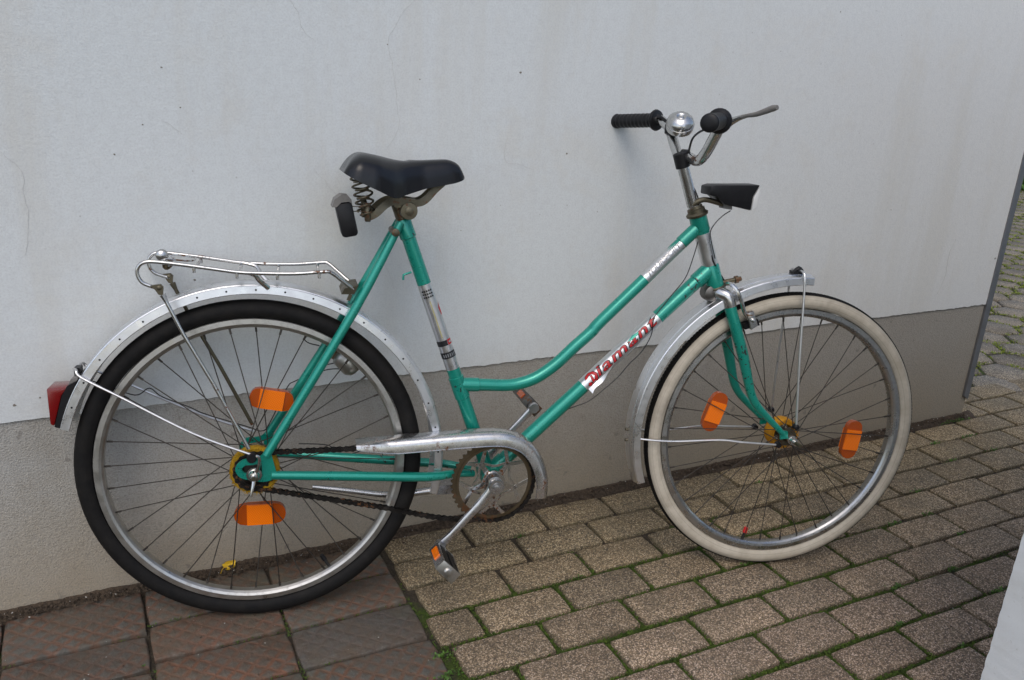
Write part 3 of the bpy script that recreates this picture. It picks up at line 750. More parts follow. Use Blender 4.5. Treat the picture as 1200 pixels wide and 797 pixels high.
# wheels
def make_wheel(hub, mat, front):
    wl = link('wheel', None, bike, mat); wl.empty_display_size = .1
    mrim = M['rim_front'] if front else M['alu_rim']
    p = [(.2872, -.0118), (.2862, -.0132), (.277, -.0138), (.2725, -.0115), (.2695, -.0075), (.2685, 0), (.2695, .0075), (.2725, .0115), (.277, .0138), (.2862, .0132), (.2872, .0118), (.281, .009), (.281, -.009)]
    r_ = MB().revolve(p, n=120); r_.build('rim', mrim, wl, ang=25)
    # tyre
    prof = []; mats = []; n = 22; cr, hw_, hh = .3030, .0188, R-.3030
    a0, a1 = -2.50, 2.50
    for k in range(n+1):
        a = a0+(a1-a0)*k/n; prof.append((cr+hh*math.cos(a), hw_*math.sin(a)))
        mats.append(0 if abs(a+(a1-a0)/n/2) < (.70 if front else 1.15) else 1)
    mats[-1] = 1
    t = MB().revolve(prof, n=144, mats=mats)
    if not front:
        pass
    # tread blocks as shallow ribs, real relief along the crown
    t.build('tyre', [M['tyre'], M['cream'] if front else M['tyre']], wl, ang=60)
    tr = MB()
    for k in range(240 if front else 0):
        th = 2*PI*k/240
        for w_ in (-.0098, -.0035, .0035, .0098):
            aa = math.asin(w_/hw_); rr_ = cr+hh*math.cos(aa)
            er = Vector((math.cos(th), 0, math.sin(th))); et = Vector((-math.sin(th), 0, math.cos(th))); ew = Vector((0, 1, 0))
            nrm = (er*math.cos(aa)+ew*math.sin(aa)).normalized(); tn = et.cross(nrm)
            c_ = er*rr_+ew*w_
            q = [c_+et*sx*.0028+tn*sy*.0022 for sx, sy in ((-1, -1), (1, -1), (1, 1), (-1, 1))]
            tr.add([v-nrm*.001 for v in q]+[v+nrm*.0009 for v in q], [(4, 5, 6, 7)]+[(i, (i+1) % 4, (i+1) % 4+4, i+4) for i in range(4)])
    if front: kind(tr.build('tread', M['tyre'], wl), 'stuff')
    # hub
    h = MB(); fw_ = .031; fr_ = .0205 if front else .029
    h.lathe((0, -.048, 0), (0, 1, 0), [(0, .008), (.010, .011), (.015, .012), (.0155, fr_), (.0185, fr_), (.019, .013), (.077, .013), (.0775, fr_), (.0805, fr_), (.081, .012), (.096, .008)] if front else
            [(0, .008), (.008, .012), (.015, .018), (.0155, fr_), (.0185, fr_), (.021, .021), (.075, .021), (.0775, fr_), (.0805, fr_), (.081, .014), (.096, .008)], 24)
    h.lathe((0, -.088, 0), (0, 1, 0), [(0, .0045), (.176, .0045)], 10)
    h.build('hub', M['dirty_chrome'], wl)
    # soft ring that keeps the hub clean
    y0, y1, ri, ro = (-.016, .016, .024, .0345) if front else (-.047, -.024, .036, .0455)
    g = MB(); pr = [(ri, y0), (ro-.003, y0-.001), (ro, y0+.004), (ro+.0005, (y0+y1)/2), (ro, y1-.004), (ro-.003, y1), (ri, y1)]
    g.revolve(pr, n=48)
    for k in range(700):
        th = rnd.uniform(0, 2*PI); yy_ = rnd.uniform(y0, y1); r0 = rnd.uniform(ri+.004, ro); er = Vector((math.cos(th), 0, math.sin(th))); et = Vector((-er.z, 0, er.x))
        c_ = er*r0+Vector((0, y0 if rnd.random() < .5 else yy_, 0)); tip = c_+er*rnd.uniform(.001, .004)+et*rnd.uniform(-.002, .002)+Vector((0, rnd.uniform(-.003, .001), 0))
        g.add([c_+et*.0009, c_-et*.0009, tip], [(0, 1, 2)])
    g.build('hub_ring', M['orangering'] if front else M['yellow'], wl)
    if not front:
        s_ = MB(); pts = []
        for k in range(18*4):
            th = 2*PI*k/72; rr_ = .0385 if k % 4 in (1, 2) else .0335; pts.append((rr_*math.cos(th), rr_*math.sin(th)))
        s_.prism(pts, -.049, -.046); s_.lathe((0, -.0565, 0), (0, 1, 0), [(0, .016), (.003, .026), (.008, .028)], 24); s_.build('sprocket', M['chain'], wl)
    # spokes: two crossing families per flange, one shared mesh
    rim_r = .2705; lay = []
    a_ = Vector((fr_-.002, .031, 0)); 
    me = None
    for k in range(36):
        th = 2*PI*(k+.5)/36+(.02 if front else .05); s = -1 if k % 2 else 1; lead = 1 if (k//2) % 2 else -1
        ph = th+lead*1.12
        hp = Vector(((fr_-.003)*math.cos(ph), s*(fw_+.0015*lead), (fr_-.003)*math.sin(ph))); rp = Vector((rim_r*math.cos(th), s*.003, rim_r*math.sin(th)))
        d = rp-hp; Lk = d.length
        if me is None:
            L0 = Lk; mb = MB(); mb.tube([(0, 0, 0), (Lk, 0, 0)], .00105, 6); mb.tube([(Lk-.012, 0, 0), (Lk+.001, 0, 0)], .0021, 6); me = mb.mesh('spoke', M['spoke'])
        x = d.normalized(); y = Vector((0, 1, 0)); y = (y-x*x.dot(y)).normalized(); z = x.cross(y)
        mt = Matrix(((x.x, y.x, z.x, hp.x), (x.y, y.y, z.y, hp.y), (x.z, y.z, z.z, hp.z), (0, 0, 0, 1)))
        mt = mt @ Matrix.Scale(Lk/L0, 4, (1, 0, 0))
        link('spoke', me, wl, mt)
    # orange spoke reflectors
    cols = ((162.0, .174, 0), (-7.5, .178, 0)) if front else ((75.0, .131, -4), (-87.6, .107, 3))
    for ang, rad, tilt in cols:
        th = math.radians(ang); er = Vector((math.cos(th), 0, math.sin(th))); et = Vector((-er.z, 0, er.x))
        tl = math.radians(tilt); e1 = et*math.cos(tl)+er*math.sin(tl); e2 = er*math.cos(tl)-et*math.sin(tl)
        c_ = er*rad
        def pt(a, b_, y): return c_+e1*a+e2*b_+Vector((0, y, 0))
        hl, hh_, hw2 = (.046, .019, .024) if front else ((.041, .0195, .023) if ang > 0 else (.049, .0215, .0245))
        rf = MB()
        out = [(s_*(hw2+(hl-hw2)*math.cos(b_)**.75), hh_*(.30*math.copysign(1, math.sin(b_))*0+math.sin(b_))) for s_, rng_ in ((1, range(-4, 5)), (-1, range(4, -5, -1))) for b_ in [q_*PI/8*.94 for q_ in rng_]]
        n_ = len(out); yb0, yb1 = (-.006, .006)
        rf.add([pt(a, b_, yb0) for a, b_ in out]+[pt(a, b_, yb1) for a, b_ in out], [tuple(range(n_)), tuple(range(2*n_-1, n_-1, -1))]+[(i, (i+1) % n_, (i+1) % n_+n_, i+n_) for i in range(n_)], 1)
        for y0_, y1_ in ((-.0095, -.0061), (.0061, .0095)):
            rf.hull8([pt(-hw2, -hh_*.97, y0_), pt(hw2, -hh_*.97, y0_), pt(hw2, hh_*.97, y0_), pt(-hw2, hh_*.97, y0_)], [pt(-hw2, -hh_*.97, y1_), pt(hw2, -hh_*.97, y1_), pt(hw2, hh_*.97, y1_), pt(-hw2, hh_*.97, y1_)], 0)
        rf.build('reflector', [M['orange'], M['orange_dim']], wl)
    # valve
    th = math.radians(-103.8 if front else -60); er = Vector((math.cos(th), 0, math.sin(th)))
    v = MB(); v.tube([er*.270, er*.252], .0034, 8, mi=1); v.tube([er*.253, er*.240], [.0052, .0045], 10, mi=0)
    v.build('valve', [M['redcap'] if front else M['black'], M['cable']], wl)
    return wl
rear = make_wheel(None, Matrix.Translation(L(0, 0, 0)), False)
front = make_wheel(None, ST @ Matrix.Translation((HW, 0, R)), True)

# mudguards
def mudguard(c, a0, a1, r0, rfun, mat):
    o = [(-.0185, -.0290), (-.0180, -.0297), (-.0045, -.0283), (-.0035, -.0268), (-.0022, -.0262), (-.0008, -.018), (.0002, -.0135), (.0010, -.0125), (.0015, 0), (.0010, .0125), (.0002, .0135), (-.0008, .018), (-.0022, .0262), (-.0035, .0268), (-.0045, .0283), (-.0180, .0297), (-.0185, .0290)]
    inn = [(r-.0012, w_*.962) for r, w_ in o[1:-1]][::-1]
    pr = [(r0+r, w_) for r, w_ in o+inn]
    g = MB().revolve(pr, a0, a1, 90, c, rfun=rfun)
    k = 0; th = a0+math.radians(6)
    while mat is None and th < a1-math.radians(3):
        for sg in (1, -1):
            er = Vector((math.cos(th), 0, math.sin(th))); et = Vector((-er.z, 0, er.x)); c_ = Vector(c)+er*(r0+(rfun(th) if rfun else 0)-.0112)+Vector((0, -.0296*sg, 0))
            V = [c_+(er*math.cos(q*PI/4)+et*math.sin(q*PI/4))*.0019 for q in range(8)]
            g.add(V, [tuple(range(8))], 1)
        th += math.radians(8.6)
    return g.build('mudguard', [M['alu'], M['black']], bike, mat, ang=25)
rg = mudguard(L(0, 0, 0), math.radians(-13), math.radians(164), 0, lambda th: .3640-.0166*max(0, math.degrees(th))/160, None)
fg = mudguard(L(2*HW, 0, 0), math.radians(86.7), math.radians(196.5), .3612, lambda th: -.0045*max(0, math.degrees(th)-175)/20, ST)
def sub(par, name, mb, mat, ang=38): return mb.build(name, mat, par, ang=ang)
# stays of the rear mudguard
s1 = [(-0.8736, -0.0040, 0.5205), (-0.8657, -0.0260, 0.5238), (-0.8562, -0.0330, 0.5117), (-0.7941, -0.0420, 0.4762), (-0.6735, -0.0580, 0.4063), (-0.5738, -0.0660, 0.3624)]
for f_ in ((lambda p: p), mir):
    t = MB(); t.tube([f_(p) for p in s1], .0026, 8, smooth=5); sub(rg, 'mudguard_stay', t, M['stay'])
t = MB(); t.box((-0.8673, -0.0020, 0.5173), (.010, .022, .014)); sub(rg, 'stay_clip', t, M['black'])
# stays of the front mudguard
s2 = [(0.2254, -0.0260, 0.3264), (0.2641, -0.0320, 0.3230), (0.3118, -0.0360, 0.3213), (0.4027, -0.0440, 0.3242), (0.4533, -0.0500, 0.3194), (0.5354, -0.0560, 0.3128)]
s3 = [(0.5645, -0.0040, 0.6901), (0.5636, -0.0200, 0.6911), (0.5643, -0.0300, 0.6810), (0.5656, -0.0340, 0.6394), (0.5664, -0.0460, 0.5069), (0.5716, -0.0580, 0.3541)]
for f_ in ((lambda p: p), mir):
    for s_ in (s2, s3):
        t = MB(); t.tube([f_(p) for p in s_], .0026, 8, smooth=5); sub(fg, 'mudguard_stay', t, M['stay'])
t = MB(); t.tube([(0.5541, 0.0000, 0.6875), (0.5652, 0.0000, 0.6941), (0.5739, 0.0000, 0.6885)], [.003, .006, .004], 10, smooth=3); t.box((0.5602, 0.0000, 0.6866), (.022, .020, .006)); sub(fg, 'stay_clip', t, M['black'])
for p in ((0.2040, 0.0000, 0.3394), (0.2048, 0.0000, 0.3146)):
    t = MB(); t.lathe(Vector(p)+Vector((.004, 0, 0)), (-1, 0, .05), [(0, .0035), (.006, .0035), (.007, .002)], 8); sub(fg, 'stay_bolt', t, M['dirty_chrome'])

# rear light on the mudguard
t = MB()
def quad_lr(pts, hw_): 
    return [(p[0], -hw_, p[2]) for p in pts], [(p[0], hw_, p[2]) for p in pts]
lensp = [(-0.9165, -0.0260, 0.4913), (-0.8828, -0.0260, 0.4914), (-0.8929, -0.0260, 0.4776), (-0.9094, -0.0260, 0.4211), (-0.9160, -0.0260, 0.4246)]
t.prism([(p[0], p[2]) for p in lensp], -.026, .026)
rl = t.build('rear_light', M['red'], bike, bevel=.003)
t = MB(); bp = [(-0.8824, -0.0262, 0.4954), (-0.8666, -0.0262, 0.5034), (-0.8986, -0.0262, 0.4165), (-0.9090, -0.0262, 0.4203), (-0.8924, -0.0262, 0.4777)]
t.prism([(p[0], p[2]) for p in bp], -.0262, .0262); sub(rl, 'light_base', t, M['black'])
t = MB(); bp = [(-0.8829, -0.0160, 0.4933), (-0.8778, -0.0160, 0.5049), (-0.8648, -0.0160, 0.5100), (-0.8685, -0.0160, 0.4990)]
t.prism([(p[0], p[2]) for p in bp], -.018, .018); sub(rl, 'light_bracket', t, M['greyplastic'])

# luggage rack
rk_n = [(-0.7120, -0.0600, 0.6741), (-0.7269, -0.0600, 0.6787), (-0.7409, -0.0600, 0.6856), (-0.7472, -0.0600, 0.6976), (-0.7468, -0.0600, 0.7094), (-0.7394, -0.0600, 0.7185), (-0.7256, -0.0600, 0.7216), (-0.6996, -0.0600, 0.7192), (-0.6582, -0.0600, 0.7136), (-0.6162, -0.0600, 0.7071), (-0.5842, -0.0600, 0.7023), (-0.5518, -0.0600, 0.7002), (-0.4857, -0.0600, 0.6988), (-0.4332, -0.0600, 0.7018), (-0.4211, -0.0580, 0.6998), (-0.4027, -0.0500, 0.6844), (-0.3806, -0.0380, 0.6654)]
rack = link('luggage_rack', None, bike); rack.empty_display_size = .05
for f_ in ((lambda p: p), mir):
    t = MB(); t.tube([f_(p) for p in rk_n], .0035, 10, smooth=5); sub(rack, 'rack_rail', t, M['chrome'])
    leg = [f_((-0.7089, -0.0620, 0.6639)), f_((-0.6783, -0.0640, 0.5927)), f_((-0.6326, -0.0660, 0.5006)), f_((-0.5765, -0.0700, 0.3749))]
    t = MB(); t.tube(leg, .0036, 10); t.tube([leg[0], lerp(leg[0], leg[1], .18)], [.0058, .0036], 8); sub(rack, 'rack_leg', t, M['dirty_chrome' if f_ is mir else 'chrome'])
    br = [f_((-0.7279, -0.0620, 0.6806)), f_((-0.7112, -0.0620, 0.6826)), f_((-0.7066, -0.0620, 0.6781)), f_((-0.7082, -0.0620, 0.6631)), f_((-0.7150, -0.0620, 0.6647)), f_((-0.7201, -0.0620, 0.6730))]
    y_ = br[0][1]; t = MB(); t.prism([(p[0], p[2]) for p in br], y_-.0035, y_+.0035); t.lathe((br[1][0]-.002, y_-.006, br[1][2]-.006), (0, 1, 0), [(0, .002), (.001, .004), (.011, .004), (.012, .002)], 10); sub(rack, 'rack_bracket', t, M['dirty_chrome'])
    sp = [f_((-0.5821, -0.0600, 0.7023)), f_((-0.5566, -0.0520, 0.6962)), f_((-0.5473, -0.0400, 0.6834)), f_((-0.5326, -0.0290, 0.6681))]
    t = MB(); t.tube(sp, [.003, .0036, .0042, .0048], 8, smooth=4); sub(rack, 'rack_strut', t, M['chrome'])
for q, qf in (((-0.6554, -0.0600, 0.7129), 0), ((-0.5842, -0.0600, 0.7023), 0), ((-0.5153, -0.0600, 0.6990), 0), ((-0.4423, -0.0600, 0.7009), 0)):
    t = MB(); t.tube([(q[0], -.064, q[2]-.0052), (q[0], .064, q[2]-.0052)], .0027, 8)
    for s_ in (-1, 1): t.tube([(q[0], s_*.06, q[2]-.002), (q[0], s_*.06, q[2]-.011)], .0028, 8)
    sub(rack, 'rack_crossbar', t, M['chrome'])
# spring flap of the rack
q = (-0.7027, -0.0300, 0.7107)
t = MB(); cp = [(q[0]-.006, -.044+.088*k/16, q[2]-.001) for k in range(17)]
t.tube([(q[0], -.046, q[2]), (q[0], .046, q[2])], .0022, 8)
hel = []
for k in range(90): 
    a_ = k*.7; hel.append((q[0]+.0062*math.cos(a_), -.040+.030*k/89, q[2]+.0062*math.sin(a_)))
t.tube(hel, .0012, 5); sub(rack, 'clamp_spring', t, M['rust'])
t = MB(); c_ = L(-.151, .035, .3985); t.lathe(Vector(c_)+Vector((0, -.011, 0)), (0, 1, 0), [(0, .004), (.003, .009), (.011, .0115), (.019, .009), (.022, .004)], 14); sub(rack, 'spring_cap', t, M['chrome_clean'])
t = MB(); y0 = -.036
loop = [(q[0]+.004, -.03, q[2]+.004), L(-.135, -.032, .4005), L(-.105, -.030, .3975), L(-.093, -.018, .396), L(-.090, 0, .3955), L(-.093, .018, .396), L(-.105, .030, .3975), L(-.135, .032, .4005), (q[0]+.004, .03, q[2]+.004)]
t.tube(loop, .0016, 8, smooth=4); sub(rack, 'clamp_wire', t, M['chrome'])
t = MB(); t.hull8([(-0.3965, -0.0450, 0.6684), (-0.3712, -0.0400, 0.6721), (-0.3792, -0.0400, 0.6561), (-0.4028, -0.0450, 0.6573)], [mir((-0.3965, -0.0450, 0.6684)), mir((-0.3712, -0.0400, 0.6721)), mir((-0.3792, -0.0400, 0.6561)), mir((-0.4028, -0.0450, 0.6573))])
t.hull8([(-0.3880, -0.0300, 0.6560), (-0.3818, -0.0300, 0.6527), (-0.3866, -0.0300, 0.6414), (-0.3929, -0.0300, 0.6439)], [(-0.3863, 0.0000, 0.6506), (-0.3800, 0.0000, 0.6473), (-0.3849, 0.0000, 0.6358), (-0.3913, 0.0000, 0.6383)]); sub(rack, 'rack_clamp', t, M['dirty_chrome'])

# saddle, its springs and post
secs = [((-0.3916, 0.0000, 0.8879), (-0.3964, -0.0600, 0.8816), .060), ((-0.3813, 0.0000, 0.9058), (-0.3956, -0.0860, 0.8783), .086), ((-0.3642, 0.0000, 0.9162), (-0.3761, -0.1000, 0.8676), .100), ((-0.3346, 0.0000, 0.9127), (-0.3394, -0.0990, 0.8506), .099),
        ((-0.3111, 0.0000, 0.9076), (-0.3067, -0.0800, 0.8364), .080), ((-0.2874, 0.0000, 0.9035), (-0.2833, -0.0570, 0.8413), .057), ((-0.2555, 0.0000, 0.9025), (-0.2462, -0.0380, 0.8515), .038), ((-0.2232, 0.0000, 0.9043), (-0.2150, -0.0320, 0.8574), .032),
        ((-0.1988, 0.0000, 0.9045), (-0.1900, -0.0270, 0.8620), .027), ((-0.1799, 0.0000, 0.8958), (-0.1750, -0.0200, 0.8666), .020), ((-0.1680, 0.0000, 0.8746), (-0.1685, -0.0100, 0.8702), .010)]
sv = []; sf = []; n = 22
tops = [Vector(a) for a, b_, c_ in secs]; skirts = [Vector(b_) for a, b_, c_ in secs]; hws = [c_ for a, b_, c_ in secs]
T2, H2 = spline(tops, hws, 4); S2, _ = spline(skirts, hws, 4)
for tp_, sk, hw_ in zip(T2, S2, H2):
    for k in range(n+1):
        a_ = PI*k/n; cz = math.sin(a_)
        y = -hw_*math.copysign(abs(math.cos(a_))**.72, math.cos(a_)); f_ = cz**.62
        dip = -.004*math.exp(-((y/(hw_*.35+.002))**2))*(1 if hw_ > .05 else 0)
        sv.append((sk.x+(tp_.x-sk.x)*f_, y, sk.z+(tp_.z-sk.z)*f_+dip))
m = n+1
for i in range(len(T2)-1):
    for k in range(n): sf.append((i*m+k, i*m+k+1, (i+1)*m+k+1, (i+1)*m+k))
    sf.append((i*m+n, i*m, (i+1)*m, (i+1)*m+n))
sf.append(tuple(range(m))); sf.append(tuple((len(T2)-1)*m+k for k in range(m))[::-1])
t = MB(); t.add(sv, sf); sad = t.build('saddle', M['saddle'], bike, ang=70)
def coil(p0, p1, r0, r1, turns, wire, par):
    p0 = Vector(p0); p1 = Vector(p1); d = (p1-p0).normalized(); a = d.cross(Vector((0, 1, 0))).normalized(); b_ = d.cross(a); P = []
    N = int(turns*18)
    for k in range(N+1):
        s_ = k/N; q = 2*PI*turns*s_; r_ = r0+(r1-r0)*s_; P.append(p0+(p1-p0)*s_+(a*math.cos(q)+b_*math.sin(q))*r_)
    t = MB(); t.tube(P, wire, 7); sub(par, 'spring', t, M['dirty_chrome'])
for s_ in (-1, 1):
    t0 = (-0.3638, -0.0520, 0.8723); b0 = (-0.3532, -0.0440, 0.8033)
    coil((t0[0], t0[1]*-s_ if s_ == 1 else t0[1], t0[2]), (b0[0], abs(b0[1])*s_, b0[2]), .0155, .0125, 4.6, .0021, sad)
    b1 = Vector((b0[0], abs(b0[1])*s_, b0[2]))
    t = MB(); t.lathe(b1+Vector((0, 0, -.012)), (0, 0, 1), [(0, .005), (.004, .0062), (.03, .0062), (.034, .004)], 10); sub(sad, 'spring_bolt', t, M['dirty_chrome'])
    rl_ = [(-0.3501, -0.0440, 0.8002), (-0.3377, -0.0440, 0.8065), (-0.3202, -0.0400, 0.8218), (-0.3039, -0.0340, 0.8278), (-0.2783, -0.0300, 0.8271), (-0.2587, -0.0260, 0.8247), (-0.2437, -0.0220, 0.8309), (-0.2268, -0.0160, 0.8481), (-0.2101, -0.0120, 0.8624)]
    rl_ = [(p[0], abs(p[1])*s_, p[2]) for p in rl_]
    P, _ = spline([Vector(p) for p in rl_], 0, 4); t = MB(); V = []; F = []
    for i, p in enumerate(P):
        tt_ = (P[min(i+1, len(P)-1)]-P[max(i-1, 0)]).normalized(); nn = tt_.cross(Vector((0, 1, 0))).normalized(); sd_ = Vector((0, 1, 0))
        for a_, b_ in ((-1, -1), (1, -1), (1, 1), (-1, 1)): V.append(p+nn*.0068*a_+sd_*.0026*b_)
    for i in range(len(P)-1):
        for k in range(4): F.append((i*4+k, i*4+(k+1) % 4, i*4+4+(k+1) % 4, i*4+4+k))
    F += [(0, 1, 2, 3), tuple(4*(len(P)-1)+k for k in range(4))]
    t.add(V, F); sub(sad, 'saddle_rail', t, M['dirty_chrome'])
t = MB(); c_ = (-0.2764, -0.0340, 0.8101)
t.lathe((c_[0], -.036, c_[2]), (0, 1, 0), [(-.004, .004), (-.003, .0075), (0, .0075), (.0005, .0155), (.006, .0165), (.066, .0165), (.0715, .0155), (.072, .0075), (.075, .0075)], 20)
t.hull8([(c_[0]-.026, -.028, c_[2]+.006), (c_[0]+.016, -.028, c_[2]+.006), (c_[0]+.016, -.028, c_[2]+.020), (c_[0]-.026, -.028, c_[2]+.020)], [(c_[0]-.026, .028, c_[2]+.006), (c_[0]+.016, .028, c_[2]+.006), (c_[0]+.016, .028, c_[2]+.020), (c_[0]-.026, .028, c_[2]+.020)])
sub(sad, 'saddle_clamp', t, M['dirty_chrome'])
t = MB(); pt0 = Vector(seat_top); up_ = (pt0-Vector(BBc)).normalized(); t.tube([pt0-up_*.02, pt0+up_*.040], .0118, 16); t.build('seat_post', M['dirty_chrome'], bike)
# black tool case hanging behind the saddle
t = MB(); cc = [(-0.4109, -0.0280, 0.8199), (-0.3810, -0.0280, 0.8256), (-0.3693, -0.0280, 0.7689), (-0.3725, -0.0280, 0.7633), (-0.3934, -0.0280, 0.7594), (-0.3988, -0.0280, 0.7625)]
t.prism([(p[0], p[2]) for p in cc], -.028, .030); tc = t.build('tool_case', M['black'], bike, bevel=.0035)
t = MB(); cc = [(-0.4164, -0.0300, 0.8153), (-0.4116, -0.0300, 0.8292), (-0.3993, -0.0300, 0.8378), (-0.3871, -0.0300, 0.8365), (-0.3811, -0.0300, 0.8296), (-0.3804, -0.0300, 0.8219), (-0.3857, -0.0300, 0.8257), (-0.3995, -0.0300, 0.8240), (-0.4080, -0.0300, 0.8154)]
t.prism([(p[0], p[2]) for p in cc], -.030, .034); sub(tc, 'case_lid', t, M['greyplastic'])
for dy in (0, 5.5):
    t = MB(); p_ = (-0.3806, -0.0200, 0.8165); q_ = (-0.3519, -0.0300, 0.8176)
    t.tube([(p_[0]-.004, -.02, p_[2]-dy*.0016), (q_[0], -.03, q_[2]-dy*.0016)], .0008, 6); sub(tc, 'case_wire', t, M['dirty_chrome'])

# cranks, chainring, pedals
AR = Vector((-.1145, 0, -.1130))
Bc = Vector(BBc)
cr = link('crankset', None, bike); cr.empty_display_size = .05
def arm(d, y0, y1):
    d = Vector(d); n_ = Vector((-d.z, 0, d.x)).normalized(); t = MB(); V = []; F = []
    K_ = [(0, .0155), (.06, .0135), (.12, .0098), (.3, .0085), (.8, .0070), (.93, .0085), (1.0, .0100)]
    secs_ = []
    for s_, h in K_:
        y_ = y0+(y1-y0)*min(1, s_*1.6); c_ = Bc+d*s_; th = .0075 if s_ < .1 else .0055
        ring_ = []
        for k in range(10):
            a_ = 2*PI*k/10; ring_.append(c_+n_*h*math.copysign(abs(math.cos(a_))**.6, math.cos(a_))+Vector((0, y_+th*math.copysign(abs(math.sin(a_))**.6, math.sin(a_)), 0)))
        secs_.append(ring_)
    for r_ in secs_: V += r_
    for i in range(len(secs_)-1):
        for k in range(10): F.append((i*10+k, i*10+(k+1) % 10, i*10+10+(k+1) % 10, i*10+10+k))
    F += [tuple(range(10)), tuple((len(secs_)-1)*10+k for k in range(10))]
    t.add(V, F)
    sg = -1 if y0 < 0 else 1
    t.lathe(Bc+Vector((0, y0-.009, 0)), (0, 1, 0), [(0, .0152), (.002, .0165), (.016, .0165), (.018, .0152)], 22)
    t.lathe(Bc+Vector((0, y0+sg*.009, 0)), (0, sg, 0), [(0, .0095), (.0012, .009), (.0014, .006), (.0025, .0055), (.003, .003)], 18)
    t.lathe(Bc+d+Vector((0, y1-.0075, 0)), (0, 1, 0), [(0, .0105), (.0015, .0115), (.0135, .0115), (.015, .0105)], 18)
    return t
arm(AR, -.068, -.082).build('crank_arm', M['alu_crank'], cr); arm(-AR, .060, .078).build('crank_arm', M['alu_crank'], cr)
t = MB(); t.lathe(Bc+Vector((0, -.064, 0)), (0, 1, 0), [(0, .008), (.124, .008)], 12); t.build('spindle', M['dirty_chrome'], cr)
# chainring with teeth and star-shaped web
yc0, yc1 = -.0475, -.0445
def annulus(t, ro, ri, y0, y1, N=96, teeth=0, c=Bc):
    V = []; F = []
    for k in range(N):
        a_ = 2*PI*k/N; r_ = ro
        if teeth: r_ = ro-(.0042 if (k % 4) in (0, 3) else 0)
        for rr_, y in ((r_, y0), (r_, y1), (ri, y1), (ri, y0)): V.append((c[0]+rr_*math.cos(a_), c[1]+y, c[2]+rr_*math.sin(a_)))
    for k in range(N):
        j = (k+1) % N
        for q in range(4): F.append((k*4+q, k*4+(q+1) % 4, j*4+(q+1) % 4, j*4+q))
    t.add(V, F)
t = MB(); annulus(t, .0885, .0752, yc0, yc1, 184, True); annulus(t, .0775, .0722, yc0-.0022, yc0+.0003, 96); t.build('chainring', M['rust'], cr, ang=30)
t = MB(); annulus(t, .024, .010, yc0-.001, yc1-.0005, 40)
def bar(p, q, w0, w1, y0, y1):
    p = Bc+Vector(p); q = Bc+Vector(q); d = (q-p).normalized(); nn = Vector((-d.z, 0, d.x))
    t.hull8([p+nn*w0+Vector((0, y0, 0)), q+nn*w1+Vector((0, y0, 0)), q-nn*w1+Vector((0, y0, 0)), p-nn*w0+Vector((0, y0, 0))], [p+nn*w0+Vector((0, y1, 0)), q+nn*w1+Vector((0, y1, 0)), q-nn*w1+Vector((0, y1, 0)), p-nn*w0+Vector((0, y1, 0))])
for k in range(5):
    a_ = math.radians(52+72*k); e = Vector((math.cos(a_), 0, math.sin(a_))); 
    bar(e*.018, e*.050, .0062, .0042, yc0-.0008+.0001*k, yc1-.0007)
    for sg in (-1, 1):
        a2 = a_+sg*math.radians(20); e2 = Vector((math.cos(a2), 0, math.sin(a2)))*.0745
        bar(e*.046, e2, .0042, .0032, yc0-.0006-.0002*sg+.0001*k, yc1-.0009)
    a3 = a_+math.radians(36); prev = None
    for s_ in range(9):
        q_ = a_-math.radians(0)+math.radians(72)*s_/8; rr_ = .050+.012*0-.016*math.sin(PI*s_/8); pnt = Vector((math.cos(q_), 0, math.sin(q_)))*rr_
        if prev is not None: bar(prev, pnt, .0023, .0023, yc0-.0003+.00007*k, yc1-.0012)
        prev = pnt
t.build('chainring_web', M['chrome'], cr, ang=30)
# chain
path = []
for k in range(13):
    a_ = PI/2+PI*k/12; path.append(Vector(L(.036*math.cos(a_), 0, .036*math.sin(a_))))
low = [(-0.5492, -0.0460, 0.2826), (-0.3254, -0.0460, 0.2273), (-0.2319, -0.0460, 0.2000), (-0.1835, -0.0460, 0.1903)]
path += [Vector((p[0], 0, p[2])) for p in low]
for k in range(17):
    a_ = math.radians(-122)+math.radians(122+94)*k/16; path.append(Vector((Bc.x+.0842*math.cos(a_), 0, Bc.z+.0842*math.sin(a_))))
path.append(path[0])
cum = [0]
for i in range(1, len(path)): cum.append(cum[-1]+(path[i]-path[i-1]).length)
nl = 2*int(cum[-1]/.0120/2); pins = []
for k in range(nl+1):
    s_ = cum[-1]*k/nl; i = max(j for j in range(len(cum)) if cum[j] <= s_+1e-9); i = min(i, len(path)-2); pins.append(lerp(path[i], path[i+1], (s_-cum[i])/(cum[i+1]-cum[i]+1e-9)))
t = MB()
for k in range(nl):
    p, q = pins[k], pins[k+1]; d = (q-p).normalized(); nn = Vector((-d.z, 0, d.x)); yo = .0048 if k % 2 else .0032
    shp = [p-d*.004, p-d*.0022+nn*.0042, p+d*.001+nn*.0044, (p+q)/2+nn*.0030, q-d*.001+nn*.0044, q+d*.0022+nn*.0042, q+d*.004, q+d*.0022-nn*.0042, q-d*.001-nn*.0044, (p+q)/2-nn*.0030, p+d*.001-nn*.0044, p-d*.0022-nn*.0042]
    for s_ in (-1, 1):
        y0, y1 = -.046+s_*yo-.0007, -.046+s_*yo+.0007
        V = [v+Vector((0, y0, 0)) for v in shp]+[v+Vector((0, y1, 0)) for v in shp]; m_ = len(shp)
        t.add(V, [tuple(range(m_)), tuple(range(2*m_-1, m_-1, -1))]+[(i, (i+1) % m_, (i+1) % m_+m_, i+m_) for i in range(m_)])
    t.tube([p+Vector((0, -.046-.0058, 0)), p+Vector((0, -.046+.0058, 0))], .0017, 6)
    t.tube([p+Vector((0, -.0485, 0)), p+Vector((0, -.0435, 0))], .0036, 8)
kind(t.build('chain', M['chain'], bike), 'stuff')
